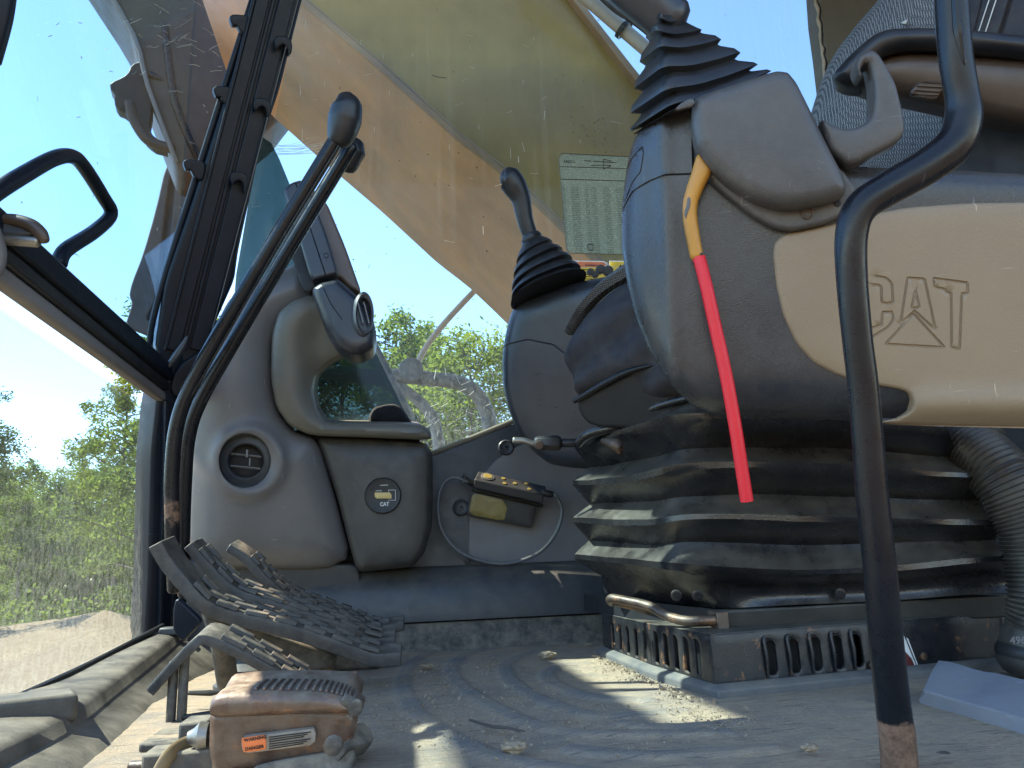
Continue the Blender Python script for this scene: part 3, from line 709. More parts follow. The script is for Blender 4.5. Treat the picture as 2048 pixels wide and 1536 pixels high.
def far_wall():
    root = thing('side_wall', 'slate inner side wall below the right window', 'wall', PY(1000, 1285, YW))
    # kick duct running along the floor
    def band(pts, x0, x1, name, mt):
        Yl = lambda y, x: 0
        rings = []
        for X in np.linspace(x0, x1, 12): rings.append([Vector((X, y, z)) for y, z in pts])
        mb = M(); mb.loft(rings); obj(name, mb, mt, root, smooth=50)
    y0 = 1.30; KX = PY(372, 1200, 1.29).x
    zc = PY(1000, 1127, y0+.03).z; zb = PY(1000, 1236, y0-.01).z; zf = ZF-.002
    band([(YW+.02, zc), (y0+.045, zc), (y0+.02, zc-.006), (y0+.003, zc-.025), (y0-.008, (zc+zb)/2), (y0-.006, zb), (y0+.04, zb-.003), (YW+.02, zb-.003)], KX, 1.3, 'kick_panel', SL)
    band([(YW+.02, zb-.003), (y0+.0, zb-.003), (y0-.004, zb-.012), (y0-.012, zf+.006), (y0-.02, zf), (YW+.02, zf)], KX, 1.3, 'floor_skirting', DIRTYM)
    pl = YP(YW); mb = M()
    mb.pillow([(700, 1150), (700, 880), (865, 911), (1030, 846), (1250, 752), (1500, 640), (2200, 640), (2200, 1150)], pl, thick=.04, r=.003, grid=.02, corner=0, sm=1); obj('side_panel', mb, SL, root)
    pl = YP(YW-.004); mb = M()
    mb.pillow([(936, 1135), (938, 1020), (950, 975), (985, 925), (1030, 893), (1100, 872), (1200, 850), (1320, 820), (1320, 1135)], pl, thick=.004, r=.003, grid=.012, corner=2, q=.15); obj('access_cover', mb, LGREY, root)
    for px, py in ((1012, 895), (922, 1015)):
        pl = YP(YW-.006); c = pl.hit(px, py); mb = M(); mb.lathe(c, (0, -1, 0), [(.0145, -.006), (.0145, 0), (.0125, .002), (.011, .0005), (.006, 0), (.0055, .002), (.003, .0022), (.0015, -.001), (.0001, -.001)]); obj('screw_boss', mb, SL, root)
    c = PY(935, 1122, YW-.008); mb = M(); mb.disc(c, (0, -1, 0), .005, .006, 12); obj('clip', mb, INKB, root)
    # dusty rubber edge where the glass meets the panel
    mb = M(); mb.tube([PY(862, 908, YW+.004), PY(948, 874, YW+.004), PY(1035, 838, YW+.004), PY(1250, 745, YW+.004)], .005, n=10); obj('window_rubber', mb, mat('dusty_seal', (.3, .27, .2), .8, dust=.7, dscale=200), root)
far_wall()
def shell():
    # roof and rear wall outside the frame, plus plates added to block sun
    root = thing('cab_roof', 'cab roof panel closing the cab above the frame', 'roof', (0, .8, 1.42))
    mb = M(); mb.box(((-.80+1.42)/2, .81, 1.45), (1.42+.80, 1.30, .05))
    obj('roof_panel', mb, HEADL, root)
    sun_block = thing('added_sun_blocker', 'added unseen plates off the cab roof front that shade the floor', 'light blocker', (-1.06, .8, 1.36))  # unseen plates added to break the floor sunlight into patches
    mb = M(); mb.box((-1.065, .70, 1.37), (.17, 1.5, .012)); mb.box((-1.20, 1.15, 1.371), (.10, .60, .010)); obj('plate', mb, BPIL, sun_block, bevel=.002)
    mb = M(); mb.box((-.90, .36, 1.37), (.30, .86, .012)); mb.box((-.83, .87, 1.37), (.16, .16, .012)); obj('bracket', mb, BPIL, sun_block)  # more added plates, trimming the near end of the sun patch
    mb = M(); mb.box((1.40, .80, .65), (.05, 1.28, 1.55)); obj('rear_wall', mb, HEADL, label='grey rear cab wall behind the seat', cat='wall')
shell()

# side window glass and its print
def side_window():
    root = thing('side_window', 'large dusty right side window with printed sheet and warning labels', 'window', PY(1000, 900, 1.40))
    mb = M(); mb.pillow([(440, 1000), (470, 560), (545, 260), (640, -200), (1660, -300), (1660, 950), (440, 1100)], YP(1.395), thick=.005, r=.001, grid=.3, corner=0, sm=1); obj('pane', mb, GLS, root)
    rnd = random.Random(8); mb = M()
    for cx, cy, sx_, sy_, n in ((1185, 265, 26, 22, 46), (1195, 300, 14, 6, 8), (900, 200, 260, 160, 40), (840, 500, 120, 120, 26), (1560, 60, 60, 40, 8), (760, 340, 90, 120, 14)):
        for k in range(n):
            c = PY(rnd.gauss(cx, sx_), rnd.gauss(cy, sy_), 1.3918); q = rnd.uniform(.0005, .0016)*(1.0 if n < 60 else 1); e = rnd.uniform(.5, 1.6); a = rnd.uniform(0, 3.14)
            pts = [c+Vector((math.cos(t)*q*e*math.cos(a)-math.sin(t)*q*math.sin(a), 0, math.cos(t)*q*e*math.sin(a)+math.sin(t)*q*math.cos(a)))*rnd.uniform(.8, 1.2) if False else c+Vector((math.cos(t)*q*e*math.cos(a)-math.sin(t)*q*math.sin(a), 0, math.cos(t)*q*e*math.sin(a)+math.sin(t)*q*math.cos(a))) for t in np.linspace(0, 6.283, 7)[:-1]]
            mb.add(pts+[c+Vector((0, -.0005, 0))], [(j, (j+1) % 6, 6) for j in range(6)])
    mb.tube([PY(865, 150, 1.392), PY(876, 154, 1.392), PY(893, 156, 1.392)], .0008, n=5, smooth=3)
    obj('mud_speck', mb, INKB, root, kind='stuff', smooth=0)
    mb = M()
    for k in range(14):
        x0, y0 = rnd.uniform(540, 560), 289+k*1.6+rnd.uniform(-1, 1); x1 = rnd.uniform(610, 668); mb.tube([PY(x0, y0, 1.392), PY((x0+x1)/2, y0+rnd.uniform(-3, 2), 1.392), PY(x1, y0-rnd.uniform(2, 14), 1.392)], .00035, n=4, smooth=3, ends=False)
    for k in range(70):
        x, y, a, L_ = rnd.uniform(840, 1000), rnd.uniform(730, 880), rnd.choice((-.5, -.3, 1.2, .8, 1.5))+rnd.gauss(0, .2), rnd.uniform(4, 26); mb.tube([PY(x, y, 1.392), PY(x+math.cos(a)*L_*.5, y+math.sin(a)*L_*.5+rnd.uniform(-1, 1), 1.392), PY(x+math.cos(a)*L_, y+math.sin(a)*L_, 1.392)], rnd.uniform(.0002, .0006), n=4, smooth=2, ends=False)
    for k in range(50):
        x, y, a, L_ = rnd.uniform(560, 1230), rnd.uniform(20, 500), rnd.choice((1.55, 1.5, .2, -.4))+rnd.gauss(0, .1), rnd.uniform(5, 24); mb.tube([PY(x, y, 1.392), PY(x+math.cos(a)*L_, y+math.sin(a)*L_, 1.392)], rnd.uniform(.00015, .00032), n=4, smooth=1, ends=False)
    obj('glass_scratch', mb, mat('scratch_white', (1.2, 1.2, 1.1), .7, grain=0), root, kind='stuff', smooth=0)
    # printed film sheet
    m, t = nt('printed_sheet'); b = NB(t); co = b.coord(); p = b.n('ShaderNodeBsdfPrincipled'); o = b.n('ShaderNodeOutputMaterial')
    n = b.ramp(b.noise(co, 420, 3, .8), .52, .66); rows = b.n('ShaderNodeTexWave', wave_type='BANDS', bands_direction='Z'); b.l(co, rows.inputs[0]); rows.inputs['Scale'].default_value = 78
    cols = b.ramp(b.noise(b.mapn(co, (75, 75, .4)), 1.0, 2, .3), .46, .54)
    txt = b.math('MULTIPLY', b.math('MULTIPLY', b.ramp(rows.outputs['Fac'], .5, .7), cols), b.ramp(b.noise(b.mapn(co, (600, 1, 900)), 1.0, 1), .42, .5))
    sx = b.n('ShaderNodeSeparateXYZ'); b.l(co, sx.inputs[0]); txt = b.math('MULTIPLY', txt, b.ramp(sx.outputs[2], SH0, SH0+.004, 1, 0))
    c = b.mix(n, (.30, .34, .28), (.62, .68, .58)); c = b.mix(b.math('MULTIPLY', txt, .8), c, (.06, .07, .05)); b.l(c, p.inputs['Base Color']); p.inputs['Roughness'].default_value = .6
    tr = b.n('ShaderNodeBsdfTransparent'); tr.inputs[0].default_value = (.85, .9, .8, 1); mx = b.n('ShaderNodeMixShader'); mx.inputs[0].default_value = .72
    tl = b.n('ShaderNodeBsdfTranslucent'); b.l(c, tl.inputs[0]); m3 = b.n('ShaderNodeMixShader'); m3.inputs[0].default_value = .35; b.l(p.outputs[0], m3.inputs[1]); b.l(tl.outputs[0], m3.inputs[2])
    b.l(tr.outputs[0], mx.inputs[1]); b.l(m3.outputs[0], mx.inputs[2]); b.l(mx.outputs[0], o.inputs[0])
    mb = M(); mb.pillow([(1117, 306), (1290, 315), (1290, 510), (1133, 506)], YP(1.3935), thick=.0008, r=.0003, grid=.02, corner=2, q=.04, sm=1)
    sheet = obj('information_sheet', mb, m, root)
    mb = M()
    Yb = 1.3922
    c0 = [(1117, 306), (1290, 315), (1290, 510), (1133, 506)]; cc = chaikin(c0, 2, .04); mb.tube([PY(q.x, q.y, Yb) for q in cc]+[PY(cc[0].x, cc[0].y, Yb)], .0006, n=6, smooth=1)
    for a, b_ in (((1120, 333), (1290, 338)), ((1122, 358), (1290, 363)), ((1200, 330), (1222, 331)), ((1207, 318), (1222, 322)), ((1207, 338), (1222, 332)), ((1207, 318), (1207, 338)), ((1176, 488), (1186, 489)), ((1176, 500), (1186, 500)), ((1176, 488), (1176, 500)), ((1186, 489), (1186, 500)), ((1182, 331), (1200, 330)), ((1168, 321), (1182, 322)), ((1186, 322), (1232, 325))):
        mb.tube([PY(*a, Yb), PY(*b_, Yb)], .0007, n=5, smooth=1, ends=False)
    obj('printed_lines', mb, INKB, sheet)
    text('345D L', PY(1127, 325, 1.3922), .0085, INKB, sheet, name='lettering', bold=.04)
    # warning labels
    for k, (x0, x1, top) in enumerate(((1146, 1213, ORG), (1219, 1262, YELP))):
        P4 = [(x0, 523), (x1, 524), (x1, 562), (x0+3, 562)]
        mb = M(); mb.pillow([(x0-2, 521), (x1+2, 522), (x1+2, 563), (x0, 563)], YP(1.3935), thick=.0006, r=.0002, grid=.02, corner=1, q=.05, sm=1); w = obj('warning_label', mb, WHITE, root, label='orange and yellow warning label' if k == 0 else 'plain yellow warning label')
        mb = M(); mb.pillow([(x0, 523), (x1, 524), (x1, 534), (x0+1, 534)], YP(1.3929), thick=.0004, r=.0001, grid=.02, corner=0, sm=1); obj('header', mb, top, w)
        mb = M(); mb.pillow([(x0, 535), (x1, 535), (x1, 562), (x0+3, 562)], YP(1.3929), thick=.0004, r=.0001, grid=.02, corner=0, sm=1); obj('field', mb, YELP, w)
        if k == 0:
            text('WARNING', PY(1170, 532, 1.3922), .0055, INKB, w, name='lettering', bold=.03)
            mb = M()
            for j in range(5): mb.tube([PY(1160, 539+j*4.6, Yb), PY(1196-(j % 3)*6, 539.5+j*4.6, Yb)], .0007, n=4, smooth=1, ends=False)
            obj('printed_lines', mb, INKB, w)
        else:
            mb = M(); q = [PY(1241, 530, Yb), PY(1230, 550, Yb), PY(1253, 550, Yb)]; mb.tube(q+[q[0]], .0012, n=6, smooth=1); mb.tube([PY(1241, 536, Yb), PY(1241, 545, Yb)], .001, n=6, smooth=1); obj('warning_triangle', mb, INKB, w)
FONTM = {}
def text(s, loc, size, mt, parent, name='lettering', rot=0, nrm=None, bold=0, sx=1.0, ext=.0002):
    cu = bpy.data.curves.new('t', 'FONT'); cu.body = s; cu.size = size; cu.extrude = ext; cu.offset = bold*size*.25; cu.resolution_u = 3
    o = bpy.data.objects.new('t', cu); col.objects.link(o); dg = bpy.context.evaluated_depsgraph_get(); me = bpy.data.meshes.new_from_object(o.evaluated_get(dg))
    bpy.data.objects.remove(o)
    n = Vector(nrm) if nrm is not None else Vector((0, -1, 0)); n.normalize(); up = Vector((0, 0, 1)); up = (up-n*up.dot(n)).normalized(); rt = up.cross(n)
    c, d = math.cos(rot), math.sin(rot); A = rt*c+up*d; B = -rt*d+up*c
    for v in me.vertices: v.co = (A*(v.co.x*sx)+B*v.co.y+n*v.co.z)+Vector(loc)-WLOC[parent.name]
    me.materials.clear(); me.materials.append(mt); q = bpy.data.objects.new(name, me); link(q, parent, WLOC[parent.name]); return q
SH0 = PY(1160, 372, 1.39).z-WLOC.get('x', PY(1000, 900, 1.40)).z
side_window()

# tinted corner pane in front of the far window corner
def corner():
    mb = M(); pl = YP(1.385)
    mb.pillow([(455, 900), (470, 560), (520, 270), (532, 265), (560, 320), (600, 420), (700, 600), (824, 852), (640, 870)], pl, thick=.004, r=.001, grid=.06, corner=0, sm=1)
    obj('corner_quarter_pane', mb, TINT, label='dark teal scratched pane filling the window corner behind the monitor', cat='tinted pane')
corner()
# front right pillar
def pillar():
    root = thing('front_pillar', 'black ribbed cab pillar leaning up beside the front glass', 'pillar', PD(300, 1280, 1.28))
    dep = 1.22
    pl = P3((310, 700, 1.20), (420, 700, 1.24), (560, 0, 1.24))
    mb = M(); mb.pillow([(310, 690), (330, 560), (385, 400), (470, 130), (515, -10), (540, -90), (632, -90), (605, 0), (560, 180), (525, 280), (500, 400), (478, 500), (470, 560), (430, 650), (400, 760), (380, 830), (340, 800), (318, 740)], pl, thick=.05, r=.008, grid=.02, corner=1, q=.1); obj('upper_post', mb, BPIL, root)
    def rail(p0, p1, w, h, name='rail_rib', mt=BPIL, ofs=.0):
        a, b_ = pl.hit(*p0)+pl.n*ofs, pl.hit(*p1)+pl.n*ofs; t = (b_-a).normalized(); s = t.cross(pl.n)
        mb = M(); mb.hexa([a-s*w, a+s*w, a+s*w+pl.n*h, a-s*w+pl.n*h, b_-s*w, b_+s*w, b_+s*w+pl.n*h, b_-s*w+pl.n*h]); obj(name, mb, mt, root, bevel=.0015)
    rail((345, 700), (540, -60), .010, .006); rail((370, 700), (562, -60), .003, .004); rail((395, 700), (588, -60), .012, .007);
    rail((330, 700), (522, -60), .0025, .009)
    mb = M(); mb.tube([pl.hit(410, 700)+pl.n*.022, pl.hit(470, 470)+pl.n*.022, pl.hit(608, -60)+pl.n*.022], .0008, n=6); obj('seal_wire', mb, HOODG, root)
    mb = M(); mb.tube([pl.hit(300, 690)-pl.n*.01, pl.hit(330, 555)-pl.n*.01, pl.hit(512, -20)-pl.n*.01], .005, n=10); obj('rubber_seal', mb, BPIL, root)
    mb = M(); mb.disc(pl.hit(389, 720)+pl.n*.004, pl.n, .0055, .006, 20); obj('bolt', mb, STEEL, root)
    mb = M(); mb.tube([pl.hit(322, 745)+pl.n*.02, pl.hit(352, 705)+pl.n*.024, pl.hit(372, 672)+pl.n*.02], [.003, .006, .002], n=8); obj('clip_strap', mb, SL, root)
    for (x, y, s) in ((455, 188, -1), (395, 335, -1), (488, 45, -1), (530, 212, 1), (484, 360, 1), (572, 88, 1)):
        mb = M()
        if s < 0: o = [(x-30, y-12), (x-22, y-18), (x+18, y-14), (x+12, y+30), (x-8, y+18), (x-14, y+2), (x-22, y+10)]
        else: o = [(x-24, y-18), (x+6, y-16), (x+14, y), (x+12, y+18), (x+4, y+26), (x+3, y+4), (x-8, y-2), (x-20, y+14)]
        mb.pillow(o, Plane(pl.o+pl.n*(.004 if s < 0 else .024), pl.n), thick=.012, r=.0025, grid=.008, corner=2); obj('hook', mb, BPIL, root)
    # lower post
    pl2 = P3((330, 800, 1.20), (390, 800, 1.24), (310, 1250, 1.20))
    mb = M(); mb.pillow([(330, 770), (352, 690), (425, 690), (420, 900), (400, 1290), (290, 1290), (298, 1150), (304, 900), (316, 790)], pl2, thick=.05, r=.006, grid=.02, corner=1, q=.1); obj('lower_post', mb, BPIL, root)
    for x in (322, 346):
        a, b_ = pl2.hit(x+6, 800), pl2.hit(x-6, 1270); t = (b_-a).normalized(); s = t.cross(pl2.n); mb = M(); mb.hexa([a-s*.003, a+s*.003, a+s*.003+pl2.n*.01, a-s*.003+pl2.n*.01, b_-s*.003, b_+s*.003, b_+s*.003+pl2.n*.01, b_-s*.003+pl2.n*.01]); obj('rail_rib', mb, BPIL, root, bevel=.001)
    # dusty border strip of the glass next to the post
    mb = M(); mb.pillow([(288, 790), (306, 792), (300, 1150), (292, 1285), (262, 1285), (272, 1150), (284, 900)], P3((290, 800, 1.27), (300, 800, 1.27), (290, 1250, 1.27)), thick=.006, r=.001, grid=.03, corner=0, sm=1); obj('glass_border', mb, mat('dusty_border', (.045, .06, .06), .7, dust=.15, dscale=160), root)
    mb = M(); mb.pillow([(338, 785), (352, 735), (420, 690), (425, 640), (440, 640), (420, 760), (370, 800)], Plane(pl.o+pl.n*.016, pl.n), thick=.01, r=.003, grid=.01, corner=1); obj('gusset', mb, BPIL, root)
pillar()

XW = PY(325, 760, 1.25).x
def crossbar():
    a = PY(330, 757, 1.25); X, Z = a.x, a.z
    root = thing('window_crossbar', 'dark frame bar slanting from the left edge to the pillar', 'window bar', (X, 1.25, Z-.02))
    y0, y1 = .40, 1.255
    mb = M(); mb.box((X+.004, (y0+y1)/2, Z+.006), (.022, y1-y0, .026)); obj('top_channel', mb, BPIL, root, bevel=.003)
    mb = M(); mb.box((X+.004, (y0+y1)/2, Z-.016), (.014, y1-y0, .015)); obj('sealing_strip', mb, RUB, root, bevel=.003)
    mb = M(); mb.box((X-.002, (y0+y1)/2, Z-.032), (.016, y1-y0, .017)); obj('glass_channel', mb, LGREY, root, bevel=.004)
    # grab handle standing on the bar
    b = PX(118, 535, X); hp = [PX(118, 528, X), PX(132, 500, X), PX(190, 462, X), PX(222, 428, X), PX(205, 392, X), PX(165, 330, X), PX(140, 312, X), PX(105, 318, X), PX(50, 348, X), PX(-10, 385, X), PX(-40, 410, X)]
    mb = M(); mb.tube(hp, [.0085]*11, smooth=5); obj('window_grab_handle', mb, BPIL, label='black bent tube handle standing on the frame bar at left', cat='handle')
    root = thing('window_latch', 'blurred brown and grey latch at the left picture edge', 'latch', PX(20, 530, X))
    mb = M(); mb.pillow([(-40, 420), (-5, 425), (12, 470), (22, 510), (10, 560), (-40, 560)], P3((0, 500, .68), (60, 500, .70), (0, 560, .68)), thick=.02, r=.006, grid=.01, corner=2); obj('housing', mb, GREY, root)
    mb = M(); mb.tube([PD(-10, 436, .69), PD(30, 440, .69), (PD(62, 450, .69)), PD(82, 468, .69), PD(90, 482, .69)], [.004, .0055, .006, .006, .004], smooth=4); obj('lever', mb, BARM, root)
    mb = M(); mb.tube([PD(-10, 478, .69), PD(75, 484, .69)], .005, smooth=1); obj('pin', mb, STEEL, root)
    mb = M(); mb.box(PD(40, 462, .695), (.03, .012, .014)); obj('catch', mb, SL, root, bevel=.003)
    mb = M(); mb.tube([PD(15, -60, .6), PD(4, 30, .6), PD(-20, 120, .6)], .008, n=12); obj('sun_blind_rod', mb, BPIL, label='dark rod crossing the top left picture corner', cat='rod')
crossbar()
def front_glass():
    X = XW
    zb = PY(330, 757, 1.25).z
    mb = M(); mb.box((X-.012, .76, .68), (.005, 1.12, .68*2-2*zb)); 
    mb = M(); mb.box((X-.012, .76, (zb+1.42)/2), (.005, 1.14, 1.42-zb)); obj('upper_front_glass', mb, GLF, label='scratched upper front glass above the frame bar', cat='glass')
    fg = bpy.data.objects['upper_front_glass']; rnd = random.Random(21); mb = M(); XG = X-.0085
    for k in range(70):
        big = k < 34; x, y = (rnd.gauss(340, 50), rnd.gauss(70, 45)) if big else (rnd.uniform(30, 500), rnd.uniform(10, 600))
        a, L_ = rnd.uniform(-.7, .7) if big else rnd.uniform(0, 3.1), rnd.uniform(8, 34) if big else rnd.uniform(3, 12)
        mb.tube([PX(x, y, XG), PX(x+math.cos(a)*L_*.5, y+math.sin(a)*L_*.5+rnd.uniform(-3, 3), XG), PX(x+math.cos(a)*L_, y+math.sin(a)*L_, XG)], rnd.uniform(.0002, .0006), n=4, smooth=2, ends=False)
    obj('glass_scratch', mb, mat('front_scratch', (.9, .9, .85), .7, grain=0), fg, kind='stuff', smooth=0)
    mb = M(); mb.box((X-.030, .76, (zb+ZF)/2-.02), (.005, 1.14, zb-ZF-.04)); obj('lower_front_glass', mb, GLL, label='mud splashed lower front glass below the frame bar', cat='glass')
front_glass()
def sill():
    root = thing('front_sill', 'dusty brown front sill running into the lower left corner', 'sill', PD(200, 1500, .75))
    st = [ # outer ridge, inner top edge, face bottom; px,py,depth
        ((-260, 1520), (-120, 1560), (150, 1720), .42), ((-120, 1465), (20, 1490), (160, 1600), .50), ((0, 1408), (150, 1425), (255, 1525), .62), ((120, 1352), (240, 1360), (335, 1440), .80), ((250, 1290), (325, 1295), (400, 1370), 1.0), ((325, 1255), (365, 1262), (440, 1320), 1.15)]
    rings = []
    for a, b_, c, d in st:
        A = PD(a[0], a[1], d+.02); B = PD(b_[0], b_[1], d); C = PD(c[0], c[1], d-.01); C.z = min(C.z, B.z-.02)
        top = (B-A)
        rings.append([A+Vector((0, 0, -.06)), A+Vector((-.004, 0, -.006)), A, A.lerp(B, .45)+Vector((0, 0, .001)), B+Vector((-.012, 0, .001)), B+Vector((-.004, 0, -.003)), B+Vector((0, 0, -.012)), B.lerp(C, .5), C, C+Vector((-.05, 0, -.02))])
    R2 = []
    K = [catmull([r[i] for r in rings], 6) for i in range(len(rings[0]))]
    for j in range(len(K[0])): R2.append([K[i][j] for i in range(len(K))])
    mb = M(); mb.loft(R2); obj('sill_cover', mb, SILL, root, smooth=50)
    # cap block
    mb = M(); pl = None
    A, B = PD(-60, 1415, .57), PD(158, 1392, .62); n = Vector((0, 0, 1))
    C, D_ = PD(150, 1380, .68), PD(-40, 1395, .63)
    mb.hexa([A-n*.02, B-n*.02, C-n*.02, D_-n*.02, A+n*.002, B+n*.002, C+n*.002, D_+n*.002]); obj('cap_block', mb, SILL, root, bevel=.005, seg=3)
    mb = M(); mb.tube([PD(-60, 1436, .64), PD(80, 1375, .75), PD(200, 1318, .92), PD(325, 1252, 1.15)], .004, n=8); obj('glazing_rubber', mb, RUB, root)
    mb = M(); mb.box(PD(344, 1262, 1.12), (.03, .03, .012)); obj('end_cap', mb, SL, root, bevel=.003)
sill()

# ================================================================== FRONT CONSOLE
def console():
    root = thing('front_console', 'grey moulded console with round vent and hour meter', 'console', PY(620, 1150, 1.25))
    pl = P3((400, 700, 1.19), (700, 700, 1.25), (400, 1130, 1.17))
    seam = [(655, 600), (600, 618), (560, 645), (547, 690), (548, 770), (560, 825), (590, 858), (640, 872), (900, 880)]
    def hf(x, y):
        # soft fold from the lit left flank into the body and a hollow round the vent
        f = 0
        f += .010*math.exp(-((x-455)/55)**2) if y < 1200 else 0
        d = math.hypot(x-500, y-922); f += .008*math.exp(-((d-62)/14)**2)
        return f
    body = [(372, 1136), (374, 1000), (380, 880), (398, 760), (425, 660), (462, 592), (510, 560), (560, 540), (600, 520), (640, 560), (640, 620), (566, 640), (545, 690), (546, 770), (560, 830), (592, 866), (634, 876), (668, 985), (712, 1143)]
    vent = [(493+50*math.cos(a), 920+53*math.sin(a)) for a in np.linspace(0, 2*math.pi, 40, endpoint=False)]
    mb = M(); mb.pillow(body, pl, thick=.10, r=.010, bulge=.02, bw=.06, grid=.006, corner=2, q=.18, hf=hf, holes=[vent], grooves=[]); obj('moulded_body', mb, GREY, root)
    mb = M(); mb.pillow([(560, 640), (640, 620), (700, 900), (850, 900), (850, 1120), (600, 1136)], Plane(pl.o-pl.n*.06, pl.n), thick=.03, r=.002, grid=.03, corner=0, sm=1); obj('backing', mb, DKINT, root) if False else None
    mb = M(); mb.pillow([(590, 860), (840, 868), (840, 1120), (640, 1136)], Plane(pl.o-pl.n*.05, pl.n), thick=.03, r=.002, grid=.03, corner=0, sm=1); obj('backing', mb, DKINT, root)
    # seam between body and lower kick panel + lower panel
    mb = M(); mb.pillow([(372, 1122), (716, 1130), (745, 1300), (372, 1310)], Plane(pl.o-pl.n*.014, pl.n), thick=.06, r=.004, grid=.02, corner=0, sm=1); obj('lower_panel', mb, SL, root)
    # meter box
    pm = P3((640, 1000, 1.215), (860, 1000, 1.24), (700, 1140, 1.20))
    mb = M(); mb.pillow([(628, 872), (750, 876), (866, 884), (866, 1050), (850, 1105), (826, 1134), (770, 1140), (713, 1146), (672, 990), (650, 930)], pm, thick=.12, r=.012, bulge=.008, bw=.05, grid=.007, corner=2, q=.12)
    obj('meter_panel', mb, DARKG, root)
    # open C shaped bezel
    pb = P3((560, 700, 1.19), (850, 860, 1.235), (560, 850, 1.19))
    def hb(x, y): return -.012*math.exp(-((x-640)/45)**2-((y-700)/110)**2)*1.5
    mb = M(); mb.pillow([(640, 583), (585, 600), (556, 625), (543, 670), (541, 760), (552, 815), (578, 852), (622, 872), (740, 876), (864, 881), (862, 862), (845, 850), (800, 847), (690, 847), (650, 845), (634, 820), (626, 780), (632, 750), (660, 725), (700, 705), (730, 690), (700, 600)], pb, thick=.11, r=.006, bulge=.012, bw=.035, grid=.006, corner=2, q=.15, hf=hb); obj('bezel', mb, OLIVE, root)
    # vent
    v = obj('air_vent', M().lathe(pl.hit(493, 922)+pl.n*.006, pl.n, [(.0455, -.03), (.0455, .012), (.043, .017), (.040, .014), (.0385, .006), (.036, .0065), (.029, .0085), (.0265, .006), (.0262, -.025)]), SL, root)
    c = pl.hit(493, 922)+pl.n*.004; mb = M(); mb.disc(c-pl.n*.016, pl.n, .0275, .002, 32); obj('vent_throat', mb, DKINT, v)
    for dz, nm in ((.0085, 'louvre'), (-.0105, 'louvre')):
        mb = M(); mb.box(c+Vector((0, -.004, dz)), (.046, .004, .0013), rot=Matrix.Rotation(R(7), 3, 'Y')@Matrix.Rotation(R(-24), 3, 'X')); obj(nm, mb, LGREY, v)
    mb = M(); mb.box(c+Vector((.002, -.006, .011)), (.003, .004, .012)); mb.box(c+Vector((.006, -.003, -.002)), (.002, .004, .012)); obj('louvre_tab', mb, LGREY, v)
    # raised rim round the vent recess
    mb = M(); pc = pl.hit(494, 922)+pl.n*.017; 
    mb.lathe(pl.hit(496, 922)+pl.n*.008, pl.n, [(.056, 0), (.0545, .008), (.0515, .0105), (.0485, .008), (.0475, -.012)], sq=(1, 1)); obj('vent_rim', mb, GREY, root)
    # hour meter
    n = pm.n; c = pm.hit(766, 992)+n*.008
    hm = obj('hour_meter', M().lathe(c, n, [(.0292, -.004), (.0292, .004), (.0275, .0058), (.0262, .0052), (.001, .0052)], caps=True, seg=56), INKB, root)
    f = Plane(c+n*.0056, n)
    def rect(x0, y0, x1, y1, name, mt, par, t=.0006):
        mb = M(); mb.pillow([(x0, y0), (x1, y0), (x1, y1), (x0, y1)], f, thick=t, r=.0001, grid=.01, corner=0, sm=1, h0=t); return obj(name, mb, mt, par)
    rect(749.5, 985, 783, 997, 'display', LCD, hm)
    def ln(a, b_, w=.0005):
        mb = M(); mb.tube([f.hit(*a), f.hit(*b_)], w, n=4, smooth=1, ends=False); return mb
    mb = M()
    for a, b_ in (((777, 984), (777, 980)), ((777, 980), (791, 980)), ((791, 980), (791, 1000.5)), ((791, 1000.5), (776, 1000.5))): mb.tube([f.hit(*a), f.hit(*b_)], .0004, n=4, smooth=1, ends=False)
    obj('frame_line', mb, WHITE, hm)
    text('CAT', f.hit(760, 1012), .0085, WHITE, hm, nrm=n, bold=.12, sx=.85); text('HOURS', f.hit(751.5, 982.8), .0028, WHITE, hm, nrm=n, bold=.05); text('HOURMETER', f.hit(760, 971.5), .0022, WHITE, hm, nrm=n, bold=.08)
    text('538', f.hit(768, 995), .0075, INKB, hm, nrm=n, sx=.8)
console()
